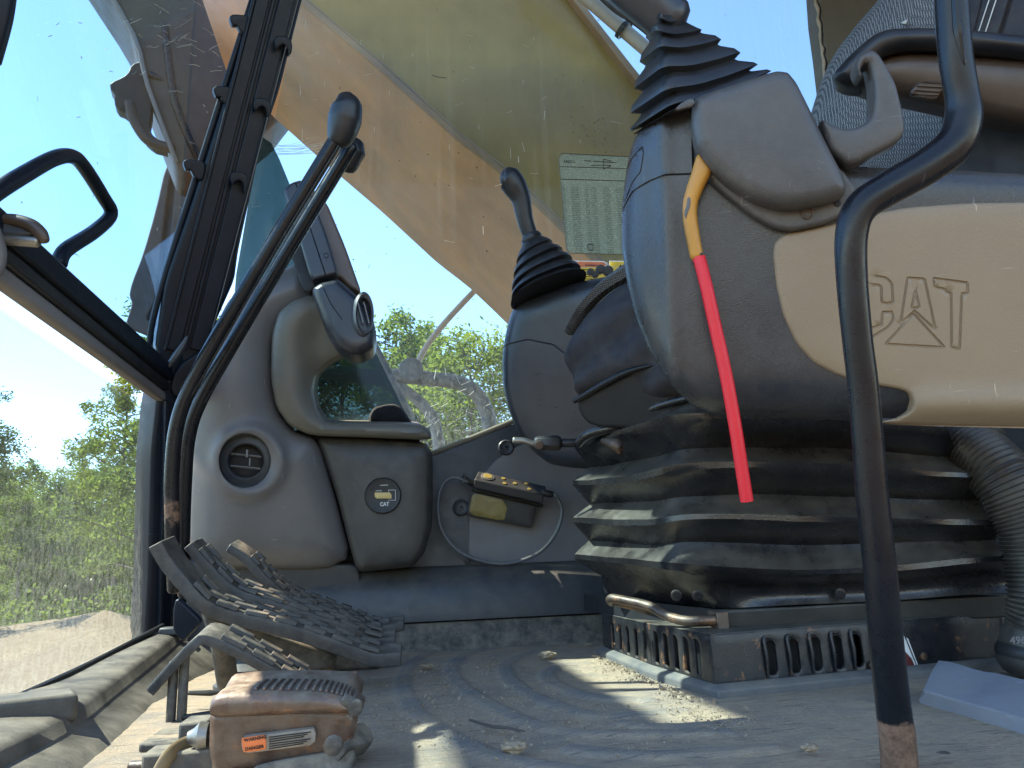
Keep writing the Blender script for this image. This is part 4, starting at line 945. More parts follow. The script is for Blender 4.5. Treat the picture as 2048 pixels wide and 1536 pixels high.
def monitor():
    root = thing('monitor', 'slate monitor housing seen from its side above the console', 'monitor', PD(670, 700, 1.18))
    pl = P3((600, 400, 1.18), (680, 400, 1.19), (650, 560, 1.16))
    mb = M(); mb.pillow([(566, 378), (584, 362), (604, 357), (652, 400), (690, 490), (724, 586), (700, 575), (676, 552), (640, 562), (622, 556)], Plane(pl.o-pl.n*.03, pl.n), thick=.05, r=.006, grid=.01, corner=1, q=.12); obj('rear_shell', mb, mat('brown_shell', (.21, .155, .13), .4), root)
    mb = M(); mb.pillow([(566, 380), (580, 364), (606, 360), (618, 376), (654, 470), (676, 546), (650, 553), (622, 560), (594, 468)], pl, thick=.04, r=.005, grid=.008, corner=1, q=.12, grooves=[([(590, 362), (620, 455), (652, 552)], .002, .002)]); obj('housing', mb, CONSR, root)
    mb = M(); mb.pillow([(620, 576), (640, 562), (676, 553), (706, 580), (732, 604), (748, 640), (753, 668), (748, 694), (722, 708), (698, 706), (672, 690), (648, 650)], Plane(pl.o+pl.n*.008, pl.n), thick=.06, r=.012, bulge=.006, bw=.02, grid=.006, corner=2, q=.15, grooves=[([(640, 562), (662, 610), (684, 640)], .0015, .0015)]); obj('lower_housing', mb, CONSR, root)
    c = Plane(pl.o+pl.n*.016, pl.n); cc = c.hit(728, 628); mb = M()
    nn = (pl.n+rgt*.5).normalized()
    mb.lathe(cc, nn, [(.026, -.012), (.026, 0), (.023, .003), (.019, .001), (.018, -.010)], sq=(.62, 1.35)); v = obj('side_vent', mb, SL, root)
    mb = M(); mb.lathe(cc-nn*.008, nn, [(.0185, -.001), (.0185, 0), (.001, 0)], sq=(.62, 1.35)); obj('vent_throat', mb, DKINT, v)
    for o in (-.005, .004):
        mb = M(); mb.box(cc+Vector((o, -.003, 0)), (.0015, .008, .034), rot=Matrix.Rotation(R(-14), 3, 'Y')); obj('louvre', mb, LGREY, v)
    text('\u2640', pl.hit(652, 528)+pl.n*.001, .009, INKB, root, name='symbol', nrm=pl.n) if False else None
    mb = M(); q = pl.hit(652, 511)+pl.n*.0005; mb.lathe(q, pl.n, [(.0032, 0), (.0036, .0006), (.004, 0)]); mb.tube([q+Vector((0, 0, -.004)), q+Vector((.001, 0, -.009))], .0004, n=4, smooth=1); obj('printed_symbol', mb, INKB, root)
    mb = M(); mb.pillow([(560, 440), (600, 430), (640, 560), (618, 590), (600, 570)], Plane(pl.o-pl.n*.02, pl.n), thick=.02, r=.004, grid=.012, corner=1); obj('bracket', mb, DKINT, root)
    # cloth on the ledge
    pc = YP(1.29); rnd = random.Random(2); pts = [(736, 852), (737, 830), (746, 812), (764, 808), (786, 803), (803, 812), (818, 832), (828, 852)]
    mb = M(); mb.pillow(pts, pc, thick=.03, r=.012, bulge=.008, bw=.02, grid=.004, corner=2, hf=lambda x, y: .005*mnoise.noise(Vector((x*.05, y*.08, 0)))); obj('folded_cloth', mb, CLOTH, label='black crumpled cloth lying on the console ledge', cat='cloth')
monitor()
def wall_box():
    root = thing('keypad_box', 'small black keypad box tilted on the side panel', 'keypad', PY(1010, 1010, 1.33))
    d = 1.30
    A, B, C, D_ = PD(957, 942, d+.03), PD(1092, 972, d+.03), PD(1088, 990, d), PD(949, 958, d)  # sloping top: rear left, rear right, front right, front left
    n = Vector((0, 0, -1)); E, G = PD(1083, 1008, d), PD(947, 975, d)
    dn = ((G-D_)+(E-C))*.5
    mb = M(); mb.hexa([D_+dn, C+dn, B+dn, A+dn, D_, C, B, A]); o = obj('case', mb, INKB, root, bevel=.002, seg=3)
    up = (B-A).cross(D_-A).normalized()
    if up.z < 0: up = -up
    def on(u, v): return A.lerp(B, u).lerp(D_.lerp(C, u), v)+up*.0004
    mb = M(); mb.disc(on(.16, .45), up, .012, .0012, 32); k = obj('emblem', mb, STEEL, root); mb = M(); mb.disc(on(.16, .45)+up*.001, up, .008, .001, 24); obj('emblem_centre', mb, GOLD, k)
    for u, v in ((.38, .25), (.42, .75), (.56, .5), (.72, .25), (.78, .75)):
        mb = M(); mb.disc(on(u, v), up, .0036, .0010, 16); obj('button', mb, GOLD, root)
    mb = M(); mb.tube([PD(1085, 985, d+.01), PD(1104, 989, d+.01)], .006, smooth=1); obj('plug', mb, INKB, root)
    mb = M(); mb.pillow([(947, 976), (1088, 1008), (1086, 1014), (946, 982)], YP(1.335), thick=.02, r=.001, grid=.01, corner=0, sm=1); obj('bracket', mb, INKB, root)
    pp = P3((940, 985, 1.335), (1070, 1010, 1.335), (940, 1030, 1.33))
    root2 = thing('name_plate', 'black plate with worn gold patch below the keypad box', 'plate', PY(1000, 1055, 1.34))
    mb = M(); mb.pillow([(941, 982), (1073, 1012), (1063, 1056), (933, 1031)], pp, thick=.002, r=.0006, grid=.01, corner=1, q=.03, sm=1); obj('plate', mb, INKB, root2)
    mb = M(); mb.pillow([(945, 985), (1005, 999), (1015, 1015), (1008, 1042), (938, 1029)], Plane(pp.o+pp.n*.001, pp.n), thick=.0008, r=.0002, grid=.01, corner=1, q=.12); obj('gold_patch', mb, GOLD, root2)
    mb = M(); y = 1.318
    mb.tube([PY(950, 972, y+.01), PY(932, 962, y), PY(905, 955, y), PY(884, 972, y), (PY(876, 1010, y)), PY(884, 1060, y), PY(915, 1100, y), PY(965, 1122, y), PY(1020, 1126, y), PY(1075, 1107, y), PY(1110, 1070, y), PY(1124, 1025, y), PY(1115, 997, y), PY(1104, 989, y+.01)], .0032, n=12)
    r = obj('keypad_cable', mb, CABLE, label='thin grey cable looping below the keypad box', cat='cable')
    mb = M(); mb.tube([PY(926, 955, y), PY(945, 968, y+.005)], [.005, .0055], smooth=1); mb.box(PY(930, 953, y), (.005, .006, .012)); mb.box(PY(926, 962, y), (.006, .005, .008)); obj('cable_tie', mb, INKB, label='black tie on the cable left of the keypad box', cat='cable tie')
wall_box()

# ================================================================== LEVERS AND PEDALS
def lever(paths, dep, knob, label, kd, dr):
    root = thing('travel_lever', label, 'lever', PD(paths[-1][0], paths[-1][1], dep[-1]), 'travel levers')
    pts = [PD(x, y, d) for (x, y), d in zip(paths, dep)]; w = [0, 0, 0, 0, 0, .10, .58, .30, 0][:len(pts)] if kd else [0]*len(pts)
    mb = M(); mb.tube(pts, .0084, n=18, wear=w); obj('rod', mb, BLK, root)
    t = (pts[0]-pts[1]).normalized(); K = [PD(x, y, d) for x, y, d in knob[0]]
    mb = M(); mb.tube(K, knob[1], n=20, smooth=5); obj('knob', mb, RUB, root)
    for s in (-1, 1):
        mb = M(); sd = t.cross(fwd).normalized(); mb.tube([pts[0]+sd*.0072*s-fwd*.004, pts[1]+sd*.0072*s-fwd*.004, pts[3]+sd*.0072*s-fwd*.004], .0014, n=6, smooth=1, ends=False); obj('edge_rib', mb, BLK, root)
lever([(704, 292), (582, 492), (464, 690), (402, 800), (378, 870), (370, 960), (366, 1090), (370, 1190)], [.93, .93, .93, .93, .93, .93, .93, .93],
      ([(694, 335, .95), (706, 300, .95), (714, 285, .95)], [.012, .0165, .010]), 'black travel lever behind, with the lower small knob', 0, 0)
lever([(684, 262), (558, 468), (438, 668), (376, 785), (352, 860), (344, 950), (344, 1020), (345, 1080), (350, 1180)], [.88]*9,
      ([(678, 282, .88), (684, 262, .88), (690, 238, .88), (694, 212, .88), (691, 194, .88)], [.0135, .0175, .0195, .0175, .010]), 'black travel lever in front, with the tall upper knob', 1, 0)

def pedal(name, label, pts, dep, width, thick, tread, mt, rows=2, skip=0, block=.017, grp='rubber tread pedals', slant=0):
    P = [PD(x, y, d) for (x, y), d in zip(pts, dep)]; Q = resample(catmull(P, 6), .004)
    root = thing(name, label, 'pedal', PD(pts[-1][0], pts[-1][1]+20, dep[-1]), grp)
    rings = []; N = []
    for i, q in enumerate(Q):
        t = (Q[min(i+1, len(Q)-1)]-Q[max(0, i-1)]).normalized(); W = Vector((.02, 1, (.17+slant))).normalized()*width; n = W.cross(t).normalized()
        if n.z < 0: n = -n
        if i < 10 and n.x < 0 and False: n = -n
        e = min(1, min(i, len(Q)-1-i)/4+.35); th = thick
        rings.append([q-n*th*.9, q-n*th*.25, q+W*.03, q+W*.97, q+W-n*th*.25, q+W-n*th*.9]); N.append((q, t, W, n))
    mb = M(); mb.loft(rings); obj('plate', mb, mt, root, smooth=35, bevel=.001)
    if tread:
        mb = M(); s = 0; wj = width/rows
        rnd = random.Random(len(pts)); step = .004
        for r_ in range(rows):
            i = skip+int(r_ % 2*block/step/2)
            while i*step+block < (len(Q)-1)*step:
                j = i+int(block/step); bl = []
                if rnd.random() > .02:
                    for k in (i, j-2):
                        q, t, W, n = N[min(k, len(N)-1)]; a = W*((r_+.14)/rows); b_ = W*((r_+.86)/rows); h = n*(.0042+rnd.uniform(-.0004, .0004))
                        bl.append((q+a, q+b_, q+b_-W*.03+h, q+a+W*.03+h))
                    mb.add(bl[0]+bl[1], [(0, 1, 2, 3), (7, 6, 5, 4), (0, 4, 5, 1), (1, 5, 6, 2), (2, 6, 7, 3), (3, 7, 4, 0)])
                i = j
        obj('tread', mb, mt, root, smooth=30, bevel=.0006)
    return root, N
A_, nA = pedal('tread_pedal', 'large front pedal with curled heel end and long tread', [(322, 1082), (345, 1122), (378, 1162), (412, 1200), (470, 1224), (540, 1240), (621, 1263), (714, 1296), (750, 1308), (802, 1306)], [.80, .80, .80, .80, .81, .82, .83, .84, .845, .85], .048, .016, 1, PED, rows=3, skip=14, block=.034)
B_, nB = pedal('tread_pedal', 'second pedal tucked right behind the large front pedal', [(382, 1085), (420, 1128), (472, 1176), (528, 1197), (621, 1227), (700, 1254), (745, 1275), (790, 1277)], [.90, .90, .90, .90, .91, .92, .93, .93], .048, .012, 1, PED, rows=3, skip=3, block=.032)
C_, nC = pedal('tread_pedal', 'farthest dark pedal rising by the console foot', [(460, 1088), (497, 1112), (543, 1162), (590, 1193), (683, 1227), (745, 1252), (772, 1252), (807, 1245)], [1.02, 1.02, 1.02, 1.03, 1.05, 1.06, 1.06, 1.07], .05, .013, 1, PED, rows=3, skip=8, block=.026)
D_, nD = pedal('tread_pedal', 'nearest sunlit pedal bent downwards at its left end', [(291, 1380), (330, 1335), (378, 1285), (406, 1270), (458, 1288), (528, 1325), (590, 1360), (660, 1395)], [.70, .70, .70, .705, .71, .72, .73, .74], .050, .010, 1, PED, rows=3, skip=22, block=.034)
def pedal_bits():
    # bracket plate below heel, uprights, boot, brackets on the floor
    mb = M(); mb.pillow([(352, 1195), (395, 1235), (402, 1245), (365, 1285), (345, 1262), (346, 1215)], P3((350, 1200, .79), (400, 1200, .79), (360, 1280, .79)), thick=.006, r=.002, grid=.008, corner=1, q=.1); obj('heel_bracket', mb, BPIL, A_)
    mb = M(); mb.tube([PD(420, 1205, .84), PD(440, 1270, .84), PD(450, 1330, .86), PD(455, 1365, .88)], .012, smooth=3); obj('pedal_post', mb, DIRTYM, A_)
    mb = M(); mb.pillow([(455, 1238), (520, 1258), (680, 1312), (660, 1345), (560, 1340), (470, 1300)], P3((450, 1240, .86), (650, 1240, .88), (500, 1340, .86)), thick=.03, r=.005, grid=.012, corner=1); obj('pedal_housing', mb, DIRTYM, A_)
    for a, b_ in (((348, 1325), (340, 1462)), ((370, 1310), (362, 1452))):
        mb = M(); mb.tube([PD(a[0], a[1], .72), PD(b_[0], b_[1], .70)], .0045, smooth=1, n=12); obj('support_rod', mb, DIRTYM, D_)
    mb = M(); mb.box(PD(356, 1468, .66), (.035, .03, .006)); obj('foot_plate', mb, DIRTYM, D_, bevel=.001)
    mb = M(); c = PZ(500, 1372, ZF); mb.lathe(c, (0, 0, 1), [(.042, 0), (.042, .004), (.036, .008), (.037, .012), (.030, .016), (.031, .020), (.022, .026), (.012, .03), (.012, .05)]); obj('pedal_boot', mb, SL, label='low round rubber boot on the floor under the pedals', cat='boot')
    mb = M(); c = PZ(600, 1350, ZF); mb.lathe(c, (0, 0, 1), [(.045, 0), (.043, .012), (.03, .02), (.012, .024), (.012, .06)]); obj('pedal_boot', mb, DIRTYM, label='dirty boot below the long front pedal', cat='boot')
    mb = M(); c = PZ(640, 1345, ZF)+Vector((0, .03, .012)); mb.box(c, (.16, .06, .024)); obj('pedal_mount', mb, DIRTYM, label='dusty steel mount block under the pedal tips', cat='mount', bevel=.004)
    for k, (a, b_) in enumerate((((300, 1388), (440, 1400)),)):
        mb = M(); mb.tube([PD(375, 1386, .76), PD(420, 1386, .76), PD(440, 1384, .76)], [.002, .003, .001], n=8); obj('linkage_pin', mb, INKB, D_)
        mb = M(); mb.tube([PD(366, 1435, .70), PD(432, 1425, .70)], .0025, n=8, smooth=1); obj('linkage_pin', mb, INKB, D_)
pedal_bits()

def foot_switch():
    root = thing('foot_pedal', 'worn brown foot pedal with ribbed pad and orange label', 'foot pedal', PD(560, 1536, .52))
    d = .50
    def P(x, y, o): q = PD(x, y, d); return Vector((q.x, q.y+o, q.z))
    # body
    fl, fr_ = PD(418, 1450, d), PD(716, 1452, d); W = Vector((0, .062, 0))
    X0, X1 = fl.x, PD(714, 1450, d).x; y0 = fl.y
    zt = PD(560, 1418, d).z; zb = PD(560, 1545, d).z-.02
    mb = M(); mb.pillow([(416, 1424), (470, 1416), (600, 1412), (700, 1416), (716, 1440), (708, 1480), (694, 1512), (640, 1530), (500, 1545), (424, 1560), (414, 1500)], P3((420, 1450, d), (700, 1450, d+.012), (420, 1530, d)), thick=.065, r=.006, bulge=.003, bw=.02, grid=.006, corner=2, q=.1); obj('body', mb, BROWN, root)
    # pad: loft across X
    sec = []
    top = [(424, 1400, 1376), (440, 1388, 1366), (480, 1384, 1362), (560, 1384, 1360), (640, 1386, 1362), (690, 1396, 1374), (715, 1406, 1388), (724, 1414, 1400)]
    bot = [1428, 1432, 1431, 1427, 1424, 1424, 1424, 1424]
    for (x, yn, yf), yb in zip(top, bot):
        A = P(x, yn, -.004); zz = A.z; B = Vector((A.x, A.y+.066, PY(x, yf, A.y+.066).z if PY(x, yf, A.y+.066).z > zz-.012 else zz-.012)); C = P(x, yb, -.004)
        sec.append([C, P(x, (yn*.35+yb*.65), -.007), A+Vector((0, -.001, -.003)), A+Vector((0, .002, 0)), A.lerp(B, .3)+Vector((0, 0, .0015)), A.lerp(B, .7)+Vector((0, 0, .0015)), B, Vector((C.x, B.y+.001, C.z))])
    K = [catmull([r[i] for r in sec], 5) for i in range(8)]
    rings = [[K[i][j] for i in range(8)] for j in range(len(K[0]))]
    mb = M(); mb.loft(rings); pad = obj('pad', mb, BROWN, root, smooth=55)
    mb = M()
    for k in range(26):
        x = 516+k*7.6; u = (x-440)/250.; j = int(np.interp(x, [t[0] for t in top], np.arange(8))*5); j = min(j, len(K[0])-1)
        a = K[3][j].lerp(K[4][j], .3); b_ = K[5][j].lerp(K[6][j], .7); mb.tube([a+Vector((0, 0, .0006)), K[4][j]+Vector((0, 0, .0006)), K[5][j]+Vector((0, 0, .0006)), b_], .0012, n=6, smooth=1)
    obj('grip_rib', mb, BROWN, pad)
    # hinge gap, side lugs
    mb = M(); mb.tube([PD(690, 1398, d-.004), PD(712, 1415, d-.004)], .004, smooth=1); mb.disc(PD(712, 1413, d-.004), -fwd, .005, .004, 16); obj('hinge_pin', mb, DIRTYM, root)
    mb = M(); mb.pillow([(700, 1450), (724, 1442), (742, 1455), (750, 1475), (745, 1486), (712, 1492), (690, 1500)], P3((700, 1450, .53), (750, 1460, .55), (700, 1500, .50)), thick=.01, r=.002, grid=.006, corner=1, q=.1); obj('base_lug', mb, DIRTYM, root)
    pf = P3((420, 1450, d-.0058), (700, 1450, d+.0062), (420, 1530, d-.0058))
    mb = M(); mb.pillow([(480, 1476), (632, 1457), (630, 1490), (486, 1508)], Plane(pf.o+pf.n*.0015, pf.n), thick=.004, r=.0004, grid=.008, corner=1, q=.04, sm=1); lab = obj('safety_label', mb, mat('worn_white_print', (.45, .40, .34), .6, var=.3, vs=90, dust=.4, dscale=120), root)
    mb = M(); mb.pillow([(481, 1477), (532, 1470), (532, 1500), (487, 1506)], Plane(pf.o+pf.n*.0022, pf.n), thick=.001, r=.0003, grid=.008, corner=1, q=.04, sm=1); obj('orange_field', mb, ORG, lab)
    pf2 = Plane(pf.o+pf.n*.0026, pf.n)
    text('WARNING', pf2.hit(488, 1484), .0030, INKB, lab, rot=R(6), nrm=pf.n, bold=.05); text('DANGER', pf2.hit(490, 1502), .0030, INKB, lab, rot=R(6), nrm=pf.n, bold=.05)
    mb = M()
    for k in range(6): mb.tube([pf2.hit(538, 1474.5+k*4.6), pf2.hit(622-(k*7) % 20, 1464+k*4.6)], .00035, n=4, smooth=1, ends=False)
    obj('printed_lines', mb, INKB, lab)
    # base casting under the body
    mb = M(); mb.pillow([(500, 1530), (560, 1515), (700, 1492), (716, 1500), (705, 1530), (700, 1580), (480, 1580)], P3((500, 1530, .49), (700, 1530, .50), (500, 1580, .48)), thick=.06, r=.004, grid=.008, corner=1); obj('base_casting', mb, DIRTYM, root)
    mb = M(); mb.lathe(PD(668, 1488, .487), -fwd, [(.006, 0), (.006, .004), (.004, .005), (.001, .005)], caps=True, seg=20); obj('bolt', mb, DIRTYM, root)
    # bits left of it
    mb = M(); mb.box(PD(335, 1490, .56), (.035, .02, .007), rot=Matrix.Rotation(R(4), 3, 'Y')); mb.box(PD(395, 1478, .55), (.02, .03, .028)); mb.box(PD(370, 1525, .53), (.05, .03, .02)); obj('terminal_bracket', mb, DIRTYM, label='dusty terminal bracket left of the brown foot pedal', cat='bracket', bevel=.002)
    mb = M(); mb.tube([PD(405, 1480, .54), PD(365, 1492, .53), PD(335, 1515, .51), PD(310, 1560, .50)], .0055, smooth=5, flat=.5); obj('tan_strap', mb, mat('tan_strap', (.36, .25, .12), .6, dust=.3), label='tan strap curving down beside the brown foot pedal', cat='strap')
    mb = M(); mb.tube([PD(262, 1534, .52), PD(345, 1530, .52)], .004, smooth=1); obj('clamp_bolt', mb, RUST, label='rusty bolt at the bottom edge below the tan strap', cat='bolt')
    mb = M(); mb.lathe(PD(418, 1472, .53), (-1, 0, 0), [(.009, 0), (.010, .006), (.006, .01), (.004, .014), (.001, .014)], seg=16); obj('cable_gland', mb, STEEL, label='small steel gland at the left end of the brown pedal', cat='gland')
foot_switch()

# ================================================================== FAR CONSOLE, JOYSTICKS
def boot(name, mt, parent, rings, seg=28, pw=2.4):
    """rings: (Lpx, Rpx, depth centre, ratio) ; alternating crests and valleys"""
    rr = []
    for (L_, Rr, dc, k, tilt) in rings:
        a, b_ = PD(*L_, dc), PD(*Rr, dc); c = (a+b_)/2; u = (b_-a)/2; v = fwd*(u.length*k); v = v+upv*tilt*u.length
        ring = []
        for i in range(seg):
            t = 2*math.pi*i/seg; cx, sy = math.cos(t), math.sin(t); e = 2/pw
            ring.append(c+u*math.copysign(abs(cx)**e, cx)+v*math.copysign(abs(sy)**e, sy))
        rr.append(ring)
    mb = M(); mb.loft(rr); return obj(name, mb, mt, parent, smooth=50)
def zig(folds, inner=.74, edge=.03):
    out = []
    for i, (L_, Rr, d, k, tl) in enumerate(folds):
        L_, Rr = Vector(L_), Vector(Rr); out.append((tuple(L_), tuple(Rr), d, k, tl))
        if i < len(folds)-1:
            L2, R2, d2, k2, t2 = folds[i+1]; L2, R2 = Vector(L2), Vector(R2)
            # soft crest: small step, then the valley between this crest and the next
            a, b_ = L_.lerp(L2, .32), Rr.lerp(R2, .32); out.append((tuple(a), tuple(b_), d, k, tl))
            a, b_ = L_.lerp(L2, .46), Rr.lerp(R2, .42); c = (a+b_)/2; a = c+(a-c)*inner; b_ = c+(b_-c)*inner; out.append((tuple(a), tuple(b_), (d+d2)/2, k, tl))
    return out
def far_stick():
    Z = lambda x, y: (960+x*.2604, 280+y*.2604)
    root = thing('joystick', 'far black joystick with slim grip and ribbed boot', 'joystick', PD(1100, 590, 1.15))
    d = 1.15
    f = [(Z(330, 735), Z(452, 705), d, .9, -.1), (Z(288, 905), Z(532, 775), d, .9, -.25), (Z(262, 1012), Z(612, 838), d, .9, -.25), (Z(246, 1115), Z(686, 905), d, .9, -.25), (Z(244, 1190), Z(752, 980), d, .9, -.25), (Z(235, 1260), Z(815, 1052), d, .9, -.25)]
    boot('boot', RUB, root, zig(f, .84))
    mb = M(); mb.tube([PD(1060, 470, d), PD(1050, 440, d), PD(1042, 400, d), PD(1030, 375, d), PD(1018, 358, d), PD(1008, 355, d)], [.0115, .0125, .0145, .0185, .0195, .0125], n=20, smooth=5); obj('grip', mb, RUB, root)
    root = thing('far_joystick_console', 'slate console pod under the far joystick', 'console', PD(1100, 940, 1.16))
    pl = P3((1020, 650, 1.17), (1240, 650, 1.12), (1020, 900, 1.17))
    mb = M(); mb.pillow([(1028, 604), (1060, 588), (1140, 562), (1245, 543), (1330, 540), (1330, 930), (1240, 942), (1150, 940), (1095, 932), (1058, 905), (1030, 868), (1010, 820), (999, 770), (998, 710), (1006, 660), (1016, 624)], pl, thick=.12, r=.02, bulge=.012, bw=.04, grid=.009, corner=1, q=.15, grooves=[([(996, 700), (1015, 690), (1060, 680), (1110, 690), (1130, 705)], .0025, .002), ([(1006, 655), (1012, 645), (1016, 655), (1008, 690)], .0012, .001)]); obj('pod', mb, CONSR, root)
    root = thing('seat_tilt_lever', 'dusty metal lever with black hub under the far console', 'lever', PD(1070, 895, 1.0))
    d = 1.02
    mb = M(); mb.tube([PD(1028, 881, d), PD(1048, 882, d), PD(1068, 888, d), PD(1090, 890, d)], [.0048, .0045, .004, .004]); obj('arm', mb, STEEL, root)
    mb = M(); mb.tube([PD(1074, 886, d-.005), PD(1116, 886, d-.005)], [.0095, .011], n=6, smooth=1); obj('hub', mb, INKB, root, bevel=.001)
    mb = M(); mb.tube([PD(1116, 886, d), PD(1165, 886, d)], .006, smooth=1); obj('shaft', mb, RUB, root)
    mb = M(); mb.disc(PD(1078, 890, d-.016), -fwd, .006, .003, 16); obj('screw', mb, RUST, root)
    mb = M(); 
    for x, y, r_ in ((1180, 545, .006), (1200, 540, .008), (1215, 543, .009), (1190, 550, .006)): mb.disc(PD(x, y, 1.30), -fwd, r_, .012, 14)
    obj('loose_knob', mb, INKB, label='small black knob showing in front of the warning label', cat='knob')
far_stick()

# ================================================================== SEAT
def seat():
    root = thing('operator_seat', 'operator seat with black cushion, mesh backrest and brown armrest', 'seat', PD(1500, 1215, .95))
    pl = P3((1150, 650, .97), (1350, 650, .86), (1150, 800, .96))
    cush = [(1128, 690), (1135, 665), (1160, 625), (1200, 590), (1250, 555), (1320, 530), (1420, 600), (1420, 800), (1200, 800), (1152, 798), (1135, 765), (1126, 725)]
    def wr(x, y):
        u = (x-1120)+(y-700)*1.5; return .0045*math.sin(u*.045+1.2*mnoise.noise(Vector((x*.012, y*.012, 0))))+.004*mnoise.noise(Vector((x*.02, y*.02, 3)))
    mb = M(); mb.pillow(cush, pl, thick=.2, r=.02, bulge=.02, bw=.06, grid=.006, corner=2, q=.18, hf=wr); obj('cushion', mb, SEATF, root)
    # mesh edge of the cushion
    m, t = nt('seat_mesh_fabric'); b = NB(t); co = b.coord(); p = b.n('ShaderNodeBsdfPrincipled'); o = b.n('ShaderNodeOutputMaterial'); b.l(p.outputs[0], o.inputs[0])
    w1 = b.n('ShaderNodeTexVoronoi'); b.l(b.mapn(co, (520, 520, 520)), w1.inputs[0]); w1.inputs['Scale'].default_value = 1; w1.inputs['Randomness'].default_value = .12
    f = b.ramp(w1.outputs['Distance'], .30, .5); b.l(b.mix(f, (.24, .245, .25), (.025, .027, .03)), p.inputs['Base Color']); p.inputs['Roughness'].default_value = .6; b.l(b.bump(w1.outputs['Distance'], -.9, .001), p.inputs['Normal'])
    MESH = m
    q = [Vector(v) for v in ((1138, 668), (1165, 622), (1205, 582), (1260, 548))]
    K = catmull([pl.hit(v.x, v.y)+pl.n*.012 for v in q], 8); rings = []
    for i, v in enumerate(K):
        w = .006+.012*i/len(K); rings.append([v+pl.v*-.002-pl.n*.004, v+pl.v*w*.4+pl.n*.003, v+pl.v*w*.9+pl.n*.0-pl.n*.004, v+pl.v*w-pl.n*.02, v-pl.n*.02])
    rings = [[p-pl.n*.006 for p in rg] for rg in rings]; mb = M(); mb.loft(rings); obj('cushion_mesh_border', mb, MESH, root)
    # pan
    pp = P3((1150, 800, .93), (1330, 740, .86), (1170, 850, .93))
    mb = M(); mb.pillow([(1150, 800), (1165, 790), (1240, 752), (1290, 730), (1340, 735), (1460, 800), (1460, 880), (1240, 858), (1205, 858), (1172, 848), (1157, 828)], pp, thick=.15, r=.006, grid=.012, corner=1, q=.1); obj('seat_pan', mb, DKINT, root)
    mb = M(); mb.tube([pp.hit(1152, 801)+pp.n*.004, pp.hit(1215, 764)+pp.n*.004, pp.hit(1262, 741)+pp.n*.004, pp.hit(1310, 728)+pp.n*.004], [.003, .0042, .004, .002], n=10); obj('pan_edge', mb, BLK, root)
    # backrest mesh
    pk = P3((1650, 200, .98), (2000, 200, .86), (1650, 320, .98))
    mb = M(); mb.pillow([(1595, 300), (1622, 190), (1655, 110), (1700, 50), (1760, -20), (1850, -120), (2300, -120), (2300, 420), (1600, 420)], pk, thick=.06, r=.02, bulge=.02, bw=.08, grid=.02, corner=1); obj('mesh_backrest', mb, MESH, root)
    # dark plate standing in for the black void, slate bolster at the right
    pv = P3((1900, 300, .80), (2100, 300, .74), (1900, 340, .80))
    mb = M(); mb.pillow([(1880, 205), (2200, 225), (2200, 400), (1850, 400), (1880, 300)], pv, thick=.02, r=.006, grid=.02, corner=0, sm=1); obj('black_void_plate', mb, DKINT, root)
    ps = P3((1940, 20, .80), (2100, 20, .74), (1940, 80, .80))
    mb = M(); mb.pillow([(1925, -80), (2200, -80), (2200, 110), (1925, 110)], ps, thick=.05, r=.01, grid=.012, corner=0, sm=1, grooves=[([(1985, -90), (1948, 70), (1940, 110)], .003, .002), ([(2040, -60), (2000, 70)], .006, .005)]); obj('upper_bolster', mb, SEATF, root)
    mb = M()
    for x in (1968, 1982): mb.tube([ps.hit(x+18, -20)+ps.n*.0012, ps.hit(x-10, 65)+ps.n*.0012], .0006, n=5, smooth=1)
    obj('stitching', mb, WHITE, root)
    # armrest
    pa = P3((1680, 140, .76), (2048, 140, .70), (1700, 190, .76))
    def ha(x, y): return -.012*math.exp(-((y-(150+.03*(x-1800)))/22)**2)
    ar = M(); ar.pillow([(1690, 152), (1760, 108), (1830, 98), (2150, 120), (2150, 265), (1990, 235), (1900, 212), (1800, 190), (1720, 172)], pa, thick=.07, r=.012, bulge=.008, bw=.03, grid=.008, corner=1); a = obj('armrest', ar, BARM, root)
    pt = Plane(pa.o+pa.n*.016, pa.n)
    mb = M(); mb.pillow([(1665, 155), (1668, 140), (1700, 105), (1745, 66), (1775, 53), (1850, 50), (1950, 55), (2150, 78), (2150, 125), (2000, 108), (1860, 96), (1800, 98), (1765, 110), (1735, 142), (1722, 172), (1685, 168)], pt, thick=.06, r=.010, bulge=.004, bw=.02, grid=.007, corner=2, q=.15); obj('armrest_pad', mb, RUB, root)
    mb = M(); mb.pillow([(1822, 178), (1842, 160), (1892, 163), (1880, 195), (1862, 202), (1820, 190)], Plane(pa.o+pa.n*.012, pa.n), thick=.01, r=.003, grid=.005, corner=1, grooves=[([(1840, 166), (1890, 169)], .002, .0015), ([(1836, 174), (1888, 177)], .002, .0015), ([(1830, 182), (1884, 186)], .002, .0015), ([(1826, 190), (1880, 193)], .002, .0015)]); obj('armrest_latch', mb, BARM, a)
    mb = M(); mb.pillow([(1800, 46), (1816, 33), (1815, 50)], Plane(pk.o+pk.n*.03, pk.n), thick=.004, r=.001, grid=.01, corner=0, sm=1); obj('mesh_tag', mb, STEEL, root)
seat()
